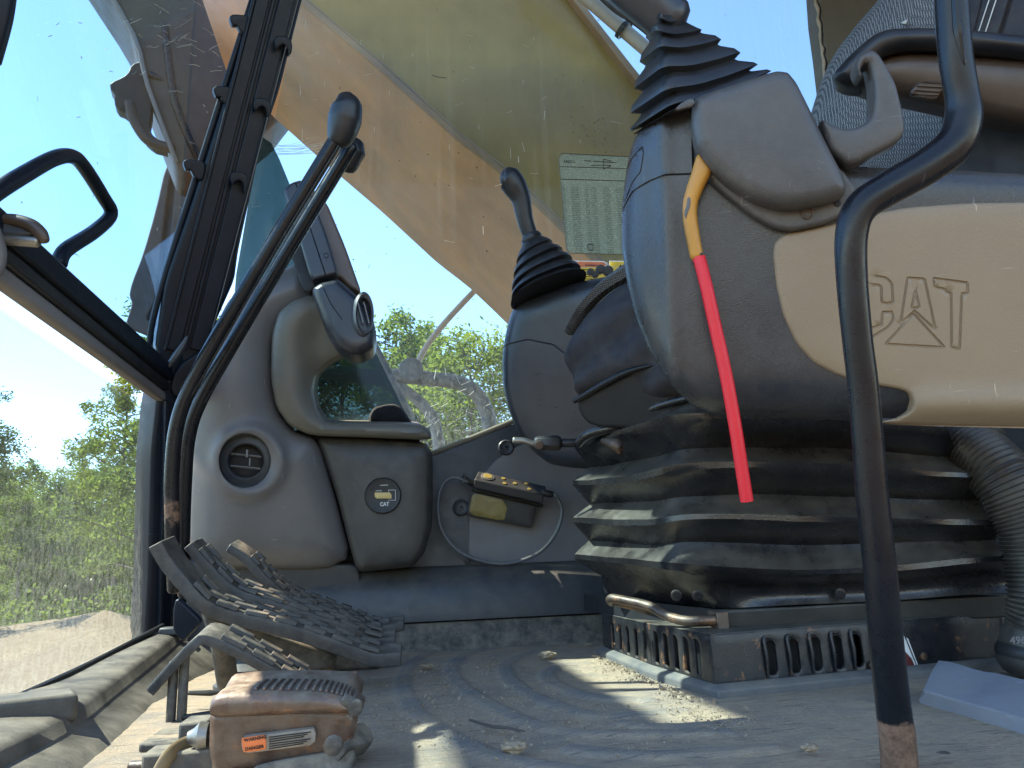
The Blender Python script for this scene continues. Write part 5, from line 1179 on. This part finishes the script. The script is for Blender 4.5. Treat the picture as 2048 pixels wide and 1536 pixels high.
def rear_pillar():
    mb = M(); mb.pillow([(1632, -80), (1640, 30), (1650, 100), (1662, 200), (1700, 320), (1800, 400), (1800, 60), (1790, -80)], YP(1.33), thick=.05, r=.006, grid=.03, corner=0, sm=1); 
    root = thing('rear_pillar', 'grey green rear side pillar with crumbling rubber edge', 'pillar', PY(1700, 340, 1.34)); obj('post', mb, mat('pillar_trim', (.20, .195, .16), .6), root)
    rnd = random.Random(4); pts = []; rs = []
    for k in range(30): y = -60+k*10; pts.append(PY(1634+(y*.11 if y > 0 else y*.1)+rnd.uniform(-2.5, 2.5), y, 1.325)); rs.append(rnd.uniform(.0025, .006))
    mb = M(); mb.tube(pts, rs, n=8, smooth=2); obj('rubber_edge', mb, RUB, root)
    pts = [p+Vector((-.004, -.002, 0)) for p in pts]; mb = M(); mb.tube(pts, [r*.7 for r in rs], n=8, smooth=2); obj('dusty_sealant', mb, mat('sealant', (.55, .5, .42), .8), root)
rear_pillar()

def suspension():
    root = thing('seat_suspension_bellows', 'black folded suspension bellows under the seat', 'bellows', PD(1600, 1210, .85))
    rows = [ # L, C1, C2, mid, R ; y per crest (outer) ; None marks valley inset
        ('v', [(1260, 850), (1370, 796), (1440, 800), (1650, 812), (1850, 830)]),
        ('c', [(1152, 884), (1300, 842), (1392, 826), (1640, 832), (1890, 856)]),
        ('c2', [(1150, 896), (1302, 856), (1394, 838), (1640, 842), (1900, 866)]),
        ('v', [(1178, 935), (1310, 915), (1392, 896), (1640, 898), (1915, 915)]),
        ('c', [(1146, 962), (1270, 948), (1388, 924), (1640, 928), (1955, 945)]),
        ('c2', [(1146, 972), (1270, 962), (1388, 938), (1640, 940), (1958, 956)]),
        ('v', [(1180, 1008), (1300, 1003), (1390, 990), (1640, 992), (1960, 1002)]),
        ('c', [(1146, 1034), (1290, 1040), (1385, 1027), (1640, 1034), (1995, 1040)]),
        ('c2', [(1146, 1044), (1290, 1052), (1385, 1040), (1640, 1044), (1998, 1050)]),
        ('v', [(1178, 1080), (1300, 1090), (1390, 1085), (1640, 1088), (1990, 1078)]),
        ('c', [(1150, 1108), (1296, 1122), (1384, 1128), (1640, 1138), (2030, 1108)]),
        ('c2', [(1150, 1118), (1296, 1134), (1384, 1142), (1640, 1150), (2030, 1120)]),
        ('v', [(1204, 1152), (1320, 1166), (1400, 1172), (1640, 1174), (2020, 1148)]),
        ('b', [(1210, 1186), (1385, 1211), (1470, 1214), (1700, 1204), (2018, 1186)])]
    base = [1.00, .86, .80, .79, .79]; rings = []
    for kind, pts in rows:
        off = {'v': .025, 'c': 0, 'c2': 0, 'b': .02}[kind]
        A = [PD(x, y, d+off) for (x, y), d in zip(pts, base)]
        A = catmull(A, 6)
        # ripples as the vinyl sags
        A = [a+Vector((0, 0, .0022*mnoise.noise(Vector((a.x*14, a.y*14, len(rings)*.37)))))+Vector((0, .004*mnoise.noise(Vector((a.x*10, 3, len(rings)*.5))), 0)) for a in A]
        last, first = A[-1], A[0]; ex = last+Vector((.012, .02, 0)); bk = Vector((ex.x, first.y+.12, last.z)); bl = Vector((first.x+.06, first.y+.12, first.z))
        A += [ex, ex.lerp(bk, .5), bk, bl]
        rings.append(A)
    # subdivide vertically with slight droop
    R2 = []
    for i in range(len(rings)-1):
        a, b_ = rings[i], rings[i+1]; n = 1 if rows[i][0] == 'c' else 4
        for k in range(n):
            t = k/n; sag = math.sin(math.pi*t)*.004*(1 if rows[i][0] == 'v' else .5)
            R2.append([p.lerp(q, t)+Vector((0, sag if i % 3 == 0 else -sag*.3, 0)) for p, q in zip(a, b_)])
    R2.append(rings[-1]); mb = M(); mb.loft(R2); obj('bellows_skin', mb, BEL, root, smooth=38)
    for x, y in ((1679, 1187), (1395, 1190), (1352, 1190)):
        mb = M(); mb.disc(PD(x, y, .808), -fwd, .0058, .003, 20); obj('rivet', mb, BEL, root)
    mb = M(); mb.tube([PD(1205, 882, .93), PD(1232, 890, .90), PD(1240, 905, .90)], [.003, .008, .003], smooth=3); obj('torn_patch', mb, RUST, root)
    mb = M(); mb.tube([PD(1158, 888, .97), PD(1180, 868, .95), PD(1240, 850, .92), PD(1310, 815, .88), PD(1380, 795, .84)], [.006, .007, .006, .005, .004]); obj('top_fold', mb, BEL, root)
    # plate gap
    root = thing('seat_slide_rail', 'dark slide rail between the bellows and the louvred base', 'rail', PD(1700, 1250, .85))
    mb = M(); a, b_, c, d_ = PD(1448, 1222, .80), PD(2030, 1190, .83), PD(2030, 1234, .83), PD(1448, 1262, .80); W = Vector((0, .25, 0))
    mb.hexa([d_, c, c+W, d_+W, a, b_, b_+W, a+W]); obj('rail', mb, DARKG, root, bevel=.002)
    mb = M(); a, b_, c, d_ = PD(1262, 1200, .96), PD(1450, 1222, .82), PD(1450, 1262, .82), PD(1262, 1240, .96); mb.hexa([d_, c, c+W, d_+W, a, b_, b_+W, a+W]); obj('dark_gap_block', mb, DKINT, root)  # dark block put where only the black gap shows, not a part
    mb = M(); mb.box(PD(1439, 1243, .79), (.013, .02, .02)); obj('rail_end', mb, RUST, root, bevel=.001)
    mb = M(); mb.tube([PD(1300, 1222, .9), PD(1240, 1205, .90), PD(1222, 1203, .885), PD(1225, 1197, .875), PD(1260, 1203, .86), PD(1300, 1213, .84), PD(1335, 1232, .82), PD(1375, 1242, .80), PD(1432, 1240, .785)], .0052, n=14)
    obj('seat_adjust_bar', mb, RUST, label='bare rusty bent bar sticking out under the bellows', cat='bar')
suspension()
def seat_base():
    root = thing('louvred_pedestal', 'black louvred steel base box of the seat', 'seat base', PZ(1430, 1385, ZF))
    z0 = ZF+.006; z1 = PD(1410, 1270, .80).z
    C = PZ(1432, 1380, z0); Bp = PZ(1305, 1340, z0); A = PZ(1207, 1300, z0); Rr = PZ(2020, 1322, z0)
    z1 = PY(1410, 1268, C.y).z
    def face(p, q, slots, nm, up=0):
        pl = Plane(p, (q-p).cross(Vector((0, 0, 1)))); P0 = topx(Vector((p.x, p.y, z0))); Q0 = topx(Vector((q.x, q.y, z0))); P1 = topx(Vector((p.x, p.y, z1))); Q1 = topx(Vector((q.x, q.y, z1)))
        holes = []
        for (u0, u1, v0, v1) in slots:
            def at(u, v): a = p.lerp(q, u); return topx(Vector((a.x, a.y, z0+(z1-z0)*v)))
            h = [at(u0, v0+.05), at((u0+u1)/2, v0), at(u1, v0+.05), at(u1, v1-.08), at((u0+u1)/2+.004, v1), at(u0, v1-.02)]; holes.append(h)
        mb = M(); mb.pillow([P0, Q0, Q1, P1], pl, thick=.003, r=.001, grid=.008, corner=0, sm=1, holes=holes); return obj(nm, mb, BASEM, root), pl
    sf = []
    for cx in (1537, 1580, 1622, 1664, 1703): u = (cx-1432)/(2020-1432); u = u*1.0; sf.append((u-.014, u+.016, .14, .80))
    f, plf = face(C, Rr, sf, 'front_panel')
    sB = [(.06+k*.17, .06+k*.17+.085, .14, .86) for k in range(5)]; face(Bp, C, sB, 'front_corner_panel')
    sA = [(.22+k*.16, .22+k*.16+.07, .12, .82) for k in range(5)]; face(A, Bp, sA, 'side_panel')
    # louvre lips on the front slots
    for (u0, u1, v0, v1) in sf:
        a = C.lerp(Rr, u0-.006); mb = M(); n = plf.n; P0 = Vector((a.x, a.y, z0+(z1-z0)*v0)); P1 = Vector((a.x, a.y, z0+(z1-z0)*(v1+.04))); e = (Rr-C).normalized()
        mb.tube([P0+n*.001, P0.lerp(P1, .5)+n*.0025, P1+n*.001, P1+e*.008+n*.001], [.0012, .002, .002, .0012], n=8, smooth=4); obj('louvre', mb, BASEM, root)
    mb = M(); T = [Vector((q.x, q.y, z1)) for q in (A, Bp, C, Rr)]; back = [Vector((Rr.x, Rr.y+.3, z1)), Vector((A.x+.05, Rr.y+.3, z1))]; tp = T+back
    n = len(tp); mb.add([t+Vector((0, 0, -.003)) for t in tp]+tp, [tuple(range(n)), tuple(range(n, 2*n))]+[(i, (i+1) % n, n+(i+1) % n, n+i) for i in range(n)]); obj('top_plate', mb, BASEM, root, bevel=.001)
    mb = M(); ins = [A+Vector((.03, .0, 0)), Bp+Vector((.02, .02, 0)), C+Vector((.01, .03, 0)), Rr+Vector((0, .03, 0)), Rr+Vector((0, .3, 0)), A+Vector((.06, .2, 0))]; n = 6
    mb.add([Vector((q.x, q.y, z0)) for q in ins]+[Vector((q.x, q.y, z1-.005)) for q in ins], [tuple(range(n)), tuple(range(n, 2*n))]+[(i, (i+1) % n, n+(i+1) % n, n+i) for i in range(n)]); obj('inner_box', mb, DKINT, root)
    # rubber lip around the foot
    mb = M(); Lp = [A+Vector((-.012, -.004, 0)), Bp+Vector((-.012, -.010, 0)), C+Vector((-.004, -.014, 0)), Rr+Vector((0, -.014, 0))]; inn = [A, Bp, C, Rr]; rings = []
    for o_, i_ in zip(Lp, inn): rings.append([Vector((o_.x, o_.y, ZF-.002)), Vector((o_.x, o_.y, ZF+.007)), Vector((o_.x, o_.y, ZF+.009)).lerp(Vector((i_.x, i_.y, ZF+.010)), .3), Vector((i_.x, i_.y, ZF+.012)), Vector((i_.x, i_.y, ZF-.002))])
    mb.loft(rings); obj('rubber_lip', mb, mat('grey_rubber_lip', (.16, .165, .17), .6, dust=.4, dustup=.3), root, smooth=30, bevel=.0015)
    mb = M(); mb.disc(plf.hit(1412, 1276)+plf.n*.0005, plf.n, .0025, .001, 14); obj('corner_hole', mb, DKINT, root)
    # worn label at the right
    def pt(x, y, k): return plf.hit(x, y)+plf.n*k
    mb = M(); mb.pillow([(1780, 1268), (1812, 1268), (1843, 1350), (1790, 1353)], plf, thick=.0004, r=.0001, grid=.02, corner=0, sm=1, h0=.0006); lb = obj('base_label', mb, WHITE, root)
    mb = M(); mb.pillow([(1714, 1277), (1742, 1270), (1806, 1270), (1838, 1348), (1732, 1356)], plf, thick=.0003, r=.0001, grid=.02, corner=0, sm=1, h0=.0010); 
    mb = M(); mb.pillow([(1781, 1280), (1797, 1275), (1800, 1300), (1791, 1340)], plf, thick=.0003, r=.0001, grid=.02, corner=0, sm=1, h0=.0012); obj('worn_patch', mb, BASEM, lb)
    mb = M(); mb.pillow([(1806, 1300), (1812, 1300), (1833, 1338), (1820, 1347), (1790, 1347)], plf, thick=.0003, r=.0001, grid=.02, corner=0, sm=1, h0=.0014); obj('red_patch', mb, mat('dark_red_print', (.16, .02, .02), .5), lb)
    mb = M(); mb.tube([pt(1808, 1272, .0014), pt(1838, 1347, .0014), pt(1790, 1350, .0014)], .0006, n=4, smooth=1); obj('label_line', mb, INKB, lb)
    for x, y in ((1741, 1330), (1843, 1312)): mb = M(); mb.disc(pt(x, y, .0012), plf.n, .004, .003, 14); obj('bolt', mb, RUST, root)
seat_base()
def hose():
    root = thing('corrugated_hose', 'grey black corrugated hose bending down at the right edge', 'hose', PD(2060, 1340, .88))
    d = .93
    P = [PD(1770, 855, .92), PD(1850, 866, .88), PD(1930, 892, .83), PD(2000, 950, .79), PD(2055, 1040, .77), PD(2078, 1120, .76), PD(2086, 1210, .75), PD(2080, 1285, .75)]
    Q = resample(catmull(P, 10), .0012); mb = M(); rad = [.0290+(.0024 if (i % 4) in (0, 1) else 0) for i in range(len(Q))]
    mb.tube(Q, rad, n=36, smooth=1, ends=False); obj('ribbed_tube', mb, HOSE, root, smooth=60)
    mb = M(); mb.tube([PD(2080, 1268, .75), PD(2078, 1330, .745)], [.033, .037], n=36, smooth=1); c = obj('end_collar', mb, HOSE, root)
    mb = M(); mb.tube([PD(2079, 1306, .747), PD(2078, 1320, .746)], [.0375, .0375], n=36, smooth=1); obj('clamp_band', mb, INKB, root)
    text('496', PD(2020, 1288, .708), .010, LGREY, c, nrm=-fwd, ext=.0005)
    mb = M(); mb.pillow([(2003, 1300), (2012, 1312), (2008, 1330), (1996, 1345), (1980, 1340), (1988, 1318)], P3((1990, 1320, .85), (2010, 1320, .85), (1990, 1340, .85)), thick=.004, r=.0015, grid=.006, corner=1); obj('white_tag', mb, WHITE, label='white torn tag hanging beside the hose collar', cat='tag')
    mb = M(); mb.tube([PD(1975, 866, .86), PD(1990, 860, .86), PD(2003, 872, .86)], [.006, .008, .006]); mb.tube([PD(1910, 880, .87), PD(1960, 878, .86), PD(1985, 868, .86)], .004); obj('hose_clip', mb, INKB, label='black clip holding the corrugated hose below the beige panel', cat='clip')
hose()
def mat_flap():
    W = lambda x, y, z: PZ(x, y, z)
    root = thing('mat_flap', 'pale grey raised mat flap at the lower right corner', 'mat flap', PZ(1950, 1440, ZF))
    a, b_ = PD(1878, 1320, .70), PD(2200, 1392, .545); c, d = PD(2200, 1486, .47), PD(1846, 1385, .64); e, f = PZ(1838, 1402, ZF+.001), PZ(2200, 1512, ZF+.001)
    rings = []
    for k in range(13):
        t = k/12; A, B, C = a.lerp(b_, t), d.lerp(c, t), e.lerp(f, t); w = .002*mnoise.noise(Vector((t*5, 0, 0)))
        top = [A+Vector((0, .004, -.003)), A+Vector((0, 0, w)), A.lerp(B, .5)+Vector((0, 0, .003+w)), B+Vector((0, 0, .002)), B+Vector((0, -.003, -.001)), C+Vector((0, -.001, .001)), Vector((C.x, C.y, ZF-.003)), Vector((A.x, A.y+.004, ZF-.003))]; rings.append(top)
    mb = M(); mb.loft(rings); obj('flap', mb, PLATE, root, smooth=35, bevel=.001)
    mb = M(); mb.box(PD(1905, 1530, .50), (.03, .02, .014), rot=Matrix.Rotation(R(10), 3, 'Y')); mb.disc(PD(1885, 1525, .49), -fwd, .008, .005, 20); obj('door_latch', mb, BASEM, label='dark latch block at the bottom edge right of the rail', cat='latch', bevel=.003)
    mb = M(); mb.box(PD(2020, 1555, .50), (.13, .05, .02)); obj('door_step', mb, DIRTYM, label='dark dusty step edge in the lower right corner', cat='step', bevel=.004)
mat_flap()

# ================================================================== NEAR CONSOLE
def near_console():
    root = thing('near_joystick_console', 'large near armrest console with beige side panel and grey hood', 'console', PD(1650, 850, .62))
    pl = P3((1300, 500, .66), (2048, 500, .60), (1300, 800, .66))
    def hc(x, y): # shoulder: the nose curves away to the left, soft swage lines
        f = 0
        if x < 1400: f -= .030*((1400-x)/160)**2
        f += .005*math.exp(-((x-(1330+.05*(y-400)))/16)**2)
        if y > 740: f -= .018*((y-740)/100)**2
        return f
    out = [(1264, 250), (1290, 225), (1330, 210), (1380, 190), (1500, 200), (1600, 250), (1690, 320), (1750, 325), (1900, 330), (2200, 345), (2200, 860), (1900, 850), (1815, 838), (1700, 845), (1600, 843), (1500, 842), (1435, 836), (1385, 812), (1340, 770), (1300, 705), (1268, 630), (1248, 550), (1237, 480), (1236, 400), (1244, 330), (1252, 285)]
    seam = [(1236, 405), (1262, 372), (1300, 357), (1345, 350), (1385, 350)]
    mb = M(); mb.pillow(out, pl, thick=.10, r=.016, bulge=.004, bw=.03, grid=.006, corner=1, q=.15, hf=hc, grooves=[(seam, .0018, .002), ([(1245, 320), (1262, 298), (1284, 284), (1286, 300), (1280, 335), (1262, 352), (1250, 376)], .0012, .0014), ([(1383, 205), (1386, 300), (1387, 350)], .0025, .004)]); obj('body', mb, CONS, root)
    # beige side panel
    pb = Plane(pl.o+pl.n*.006, pl.n)
    C_ = []
    def L(*p): return [Vector(q) for q in p]
    g = .0022; gd = .0015
    T = L((1866, 557), (1934, 566), (1934, 588), (1922, 587), (1918, 698), (1902, 696), (1901, 586), (1890, 584), (1889, 578), (1868, 575), (1866, 557))
    A = L((1770, 688), (1826, 628), (1888, 695), (1770, 688)); A2 = L((1800, 648), (1814, 556), (1848, 558), (1870, 660), (1828, 622), (1800, 648)); A3 = L((1822, 616), (1830, 580), (1838, 616), (1822, 616))
    Cc = L((1752, 553), (1772, 556), (1783, 568), (1785, 608), (1762, 606), (1762, 574), (1756, 570), (1748, 570)); Cd = L((1746, 672), (1775, 655), (1785, 640), (1785, 625), (1764, 624), (1762, 650), (1745, 655))
    gro = [(T, g, gd), (A, g, gd), (A2, g, gd), (A3, g, gd), (Cc, g, gd), (Cd, g, gd)]
    def hp(x, y):
        f = 0
        d = (y-(760+.02*(x-1800))); 
        if x > 1700: f += .004*math.exp(-((y-812)/26)**2)*min(1, (x-1700)/150)
        if y > 790: f -= .010*((y-790)/60)**2
        return f
    bo = [(1566, 468), (1548, 486), (1546, 510), (1552, 570), (1566, 630), (1592, 686), (1628, 726), (1680, 752), (1740, 768), (1800, 778), (1818, 784), (1827, 800), (1824, 822), (1800, 838), (1755, 846), (1820, 852), (2200, 862), (2200, 408), (2048, 403), (1930, 405), (1820, 413), (1740, 427), (1650, 450)]
    mb = M(); mb.pillow(bo, pb, thick=.012, r=.003, bulge=.0015, bw=.02, grid=.006, corner=1, q=.12, hf=hp, grooves=gro); p = obj('beige_side_panel', mb, BEIGE, root)
    text('\u2122', pb.hit(1938, 573)+pb.n*.001, .004, BEIGE, p, nrm=pb.n) 
    # hood cover: flange then dome
    pf = Plane(pl.o+pl.n*.014, pl.n)
    mb = M(); mb.pillow([(1396, 300), (1420, 322), (1500, 370), (1600, 330), (1680, 330), (1712, 370), (1716, 396), (1700, 425), (1650, 447), (1590, 460), (1552, 457), (1505, 430), (1460, 395), (1425, 365), (1410, 345)], pf, thick=.02, r=.004, grid=.006, corner=1, q=.15); fl = obj('hood_flange', mb, HOOD, root)
    ph = Plane(pl.o+pl.n*.034, pl.n)
    mb = M(); mb.pillow([(1383, 215), (1388, 190), (1410, 180), (1500, 150), (1555, 133), (1580, 136), (1598, 158), (1625, 212), (1660, 285), (1692, 345), (1700, 368), (1692, 388), (1660, 400), (1600, 412), (1560, 412), (1510, 396), (1460, 366), (1415, 325), (1392, 288), (1384, 250)], ph, thick=.03, r=.011, bulge=.002, bw=.05, grid=.005, corner=2, q=.12); obj('hood', mb, HOOD, root)
    mb = M(); mb.pillow([(1346, 222), (1360, 206), (1386, 193), (1392, 210), (1370, 216)], ph, thick=.004, r=.001, grid=.006, corner=1); obj('hood_lip', mb, HOOD, root)
    q = ph.hit(1614, 428)-ph.n*.022; mb = M(); mb.lathe(pf.hit(1614, 427)+pf.n*.0005, pf.n, [(.0048, -.002), (.0048, .001), (.004, .0012), (.0035, 0), (.002, -.0002), (.0012, -.002), (.0001, -.002)], seg=24); obj('screw', mb, BARM, fl)
    mb = M(); mb.disc(pf.hit(1675, 407)+pf.n*.0002, pf.n, .0028, .0006, 18); obj('screw_hole', mb, DKINT, fl)
    # hook
    pk = Plane(pl.o+pl.n*.022, pl.n)
    mb = M(); mb.pillow([(1640, 232), (1665, 248), (1690, 256), (1712, 254), (1732, 244), (1744, 228), (1748, 200), (1747, 165), (1743, 140), (1738, 124), (1730, 124), (1723, 136), (1727, 155), (1718, 146), (1712, 130), (1716, 112), (1732, 100), (1748, 97), (1760, 106), (1778, 134), (1794, 165), (1804, 205), (1812, 245), (1810, 266), (1796, 284), (1760, 303), (1700, 331), (1660, 300)], pk, thick=.022, r=.0045, bulge=.001, bw=.012, grid=.004, corner=2, q=.14); obj('hook_arm', mb, HOOD, root)
    # red and yellow lockout lever
    root2 = thing('lockout_lever', 'yellow hydraulic lockout lever with long bright red sleeve', 'lever', PD(1493, 1003, .57))
    py = Plane(pl.o+pl.n*.022, pl.n)
    mb = M(); mb.pillow([(1396, 303), (1408, 312), (1424, 330), (1424, 342), (1408, 372), (1396, 402), (1394, 430), (1402, 480), (1409, 517), (1383, 522), (1374, 480), (1366, 440), (1365, 405), (1372, 375), (1384, 340), (1390, 318)], py, thick=.010, r=.0042, bulge=.001, bw=.01, grid=.004, corner=1, q=.2); y = obj('yellow_handle', mb, YEL, root2)
    mb = M(); mb.pillow([(1375, 392), (1382, 396), (1381, 412), (1376, 425), (1370, 440), (1368, 425), (1373, 410)], Plane(py.o+py.n*.0012, py.n), thick=.0008, r=.0003, grid=.004, corner=2); obj('worn_patch', mb, mat('worn_grey', (.2, .2, .2), .5), y)
    mb = M(); mb.disc(py.hit(1403, 508)+py.n*.0008, py.n, .0012, .0006, 12); obj('pin', mb, INKB, y)
    d = .632
    mb = M(); mb.tube([PD(1398, 515, .634), PD(1412, 570, .630), PD(1432, 660, .626), PD(1452, 750, .622), PD(1470, 850, .618), PD(1484, 940, .615), PD(1494, 1003, .613)], .0053, n=20, ends=False); obj('red_sleeve', mb, RED, root2)
    # near boot, square section with a corner to the camera
    Z = lambda x, y: (1200+x*.414, y*.414)
    root3 = thing('near_joystick', 'near joystick with large ribbed black boot', 'joystick', PD(1330, 230, .62))
    F_ = [ # crest: L, C, R
        (Z(262, 70), Z(290, 60), Z(400, 70)), (Z(224, 150), Z(265, 122), Z(470, 128)), (Z(190, 265), Z(285, 192), Z(570, 165)), (Z(156, 400), Z(300, 285), Z(668, 225)), (Z(132, 525), Z(315, 400), Z(765, 290)), (Z(123, 635), Z(340, 490), Z(832, 322)), (Z(140, 660), Z(350, 530), Z(900, 345))]
    dl, dc, dr = .70, .63, .66; rr = []
    def ring(Lp, Cp, Rp, inset=0):
        A, B, C = PD(*Lp, dl), PD(*Cp, dc), PD(*Rp, dr); D2 = A+C-B; c = (A+C)/2
        q = [A, B, C, D2]; q = [p.lerp(c, inset) for p in q]; q = [q[0].lerp(q[1], 0), q[0].lerp(q[1], .5), q[1], q[1].lerp(q[2], .33)-upv*.004, q[1].lerp(q[2], .66)-upv*.003, q[2], q[2].lerp(q[3], .5), q[3], q[3].lerp(q[0], .5)]
        return [Vector(p) for p in chaikin(q, 3, .17)]
    for i, (l, c, r_) in enumerate(F_):
        rr.append(ring(l, c, r_))
        if i < len(F_)-1:
            l2, c2, r2 = F_[i+1]; lp = lambda a, b, t: (a[0]+(b[0]-a[0])*t, a[1]+(b[1]-a[1])*t)
            rr.append(ring(lp(l, l2, .30), lp(c, c2, .30), lp(r_, r2, .30), -.003))
            rr.append(ring(lp(l, l2, .52), lp(c, c2, .52), lp(r_, r2, .52), .17))
            rr.append(ring(lp(l, l2, .62), lp(c, c2, .62), lp(r_, r2, .66), .15))
    mb = M(); mb.loft(rr); obj('boot', mb, RUB, root3, smooth=50)
    mb = M(); mb.tube([PD(1345, 45, .665), PD(1300, 5, .665), PD(1255, -35, .665), PD(1200, -90, .665)], [.020, .021, .022, .024], n=24); obj('grip_stem', mb, CONSR, root3)
near_console()
def grab_rail():
    root = thing('grab_rail', 'bent glossy black grab rail with bare rusty foot', 'grab rail', PD(1800, 1560, .455))
    P = [(1900, -60), (1904, 20), (1912, 120), (1924, 190), (1926, 240), (1905, 292), (1850, 335), (1775, 378), (1722, 415), (1703, 470), (1704, 560), (1715, 680), (1728, 790), (1745, 1000), (1758, 1120), (1774, 1300), (1784, 1390), (1790, 1440), (1795, 1475), (1803, 1600)]
    n = len(P); w = [0]*n; w[-4] = .0; w[-3] = .5; w[-2] = .95; w[-1] = .95
    rd = [31, 31, 31, 31, 35, 37, 36, 34, 33, 31, 29.5, 28.5, 29, 31, 31.5, 32.5, 33, 33.5, 34, 36]
    mb = M(); mb.tube([PD(x, y, .455) for x, y in P], [q*.455/F*1.0 for q in rd], n=32, smooth=6, wear=w); obj('tube', mb, BLK, root)
    mb = M(); mb.tube([PD(1908, -30, .4465), PD(1916, 60, .4465), PD(1928, 130, .4465)], [.002, .003, .001], n=8); obj('flattened_crease', mb, BLK, root)
grab_rail()
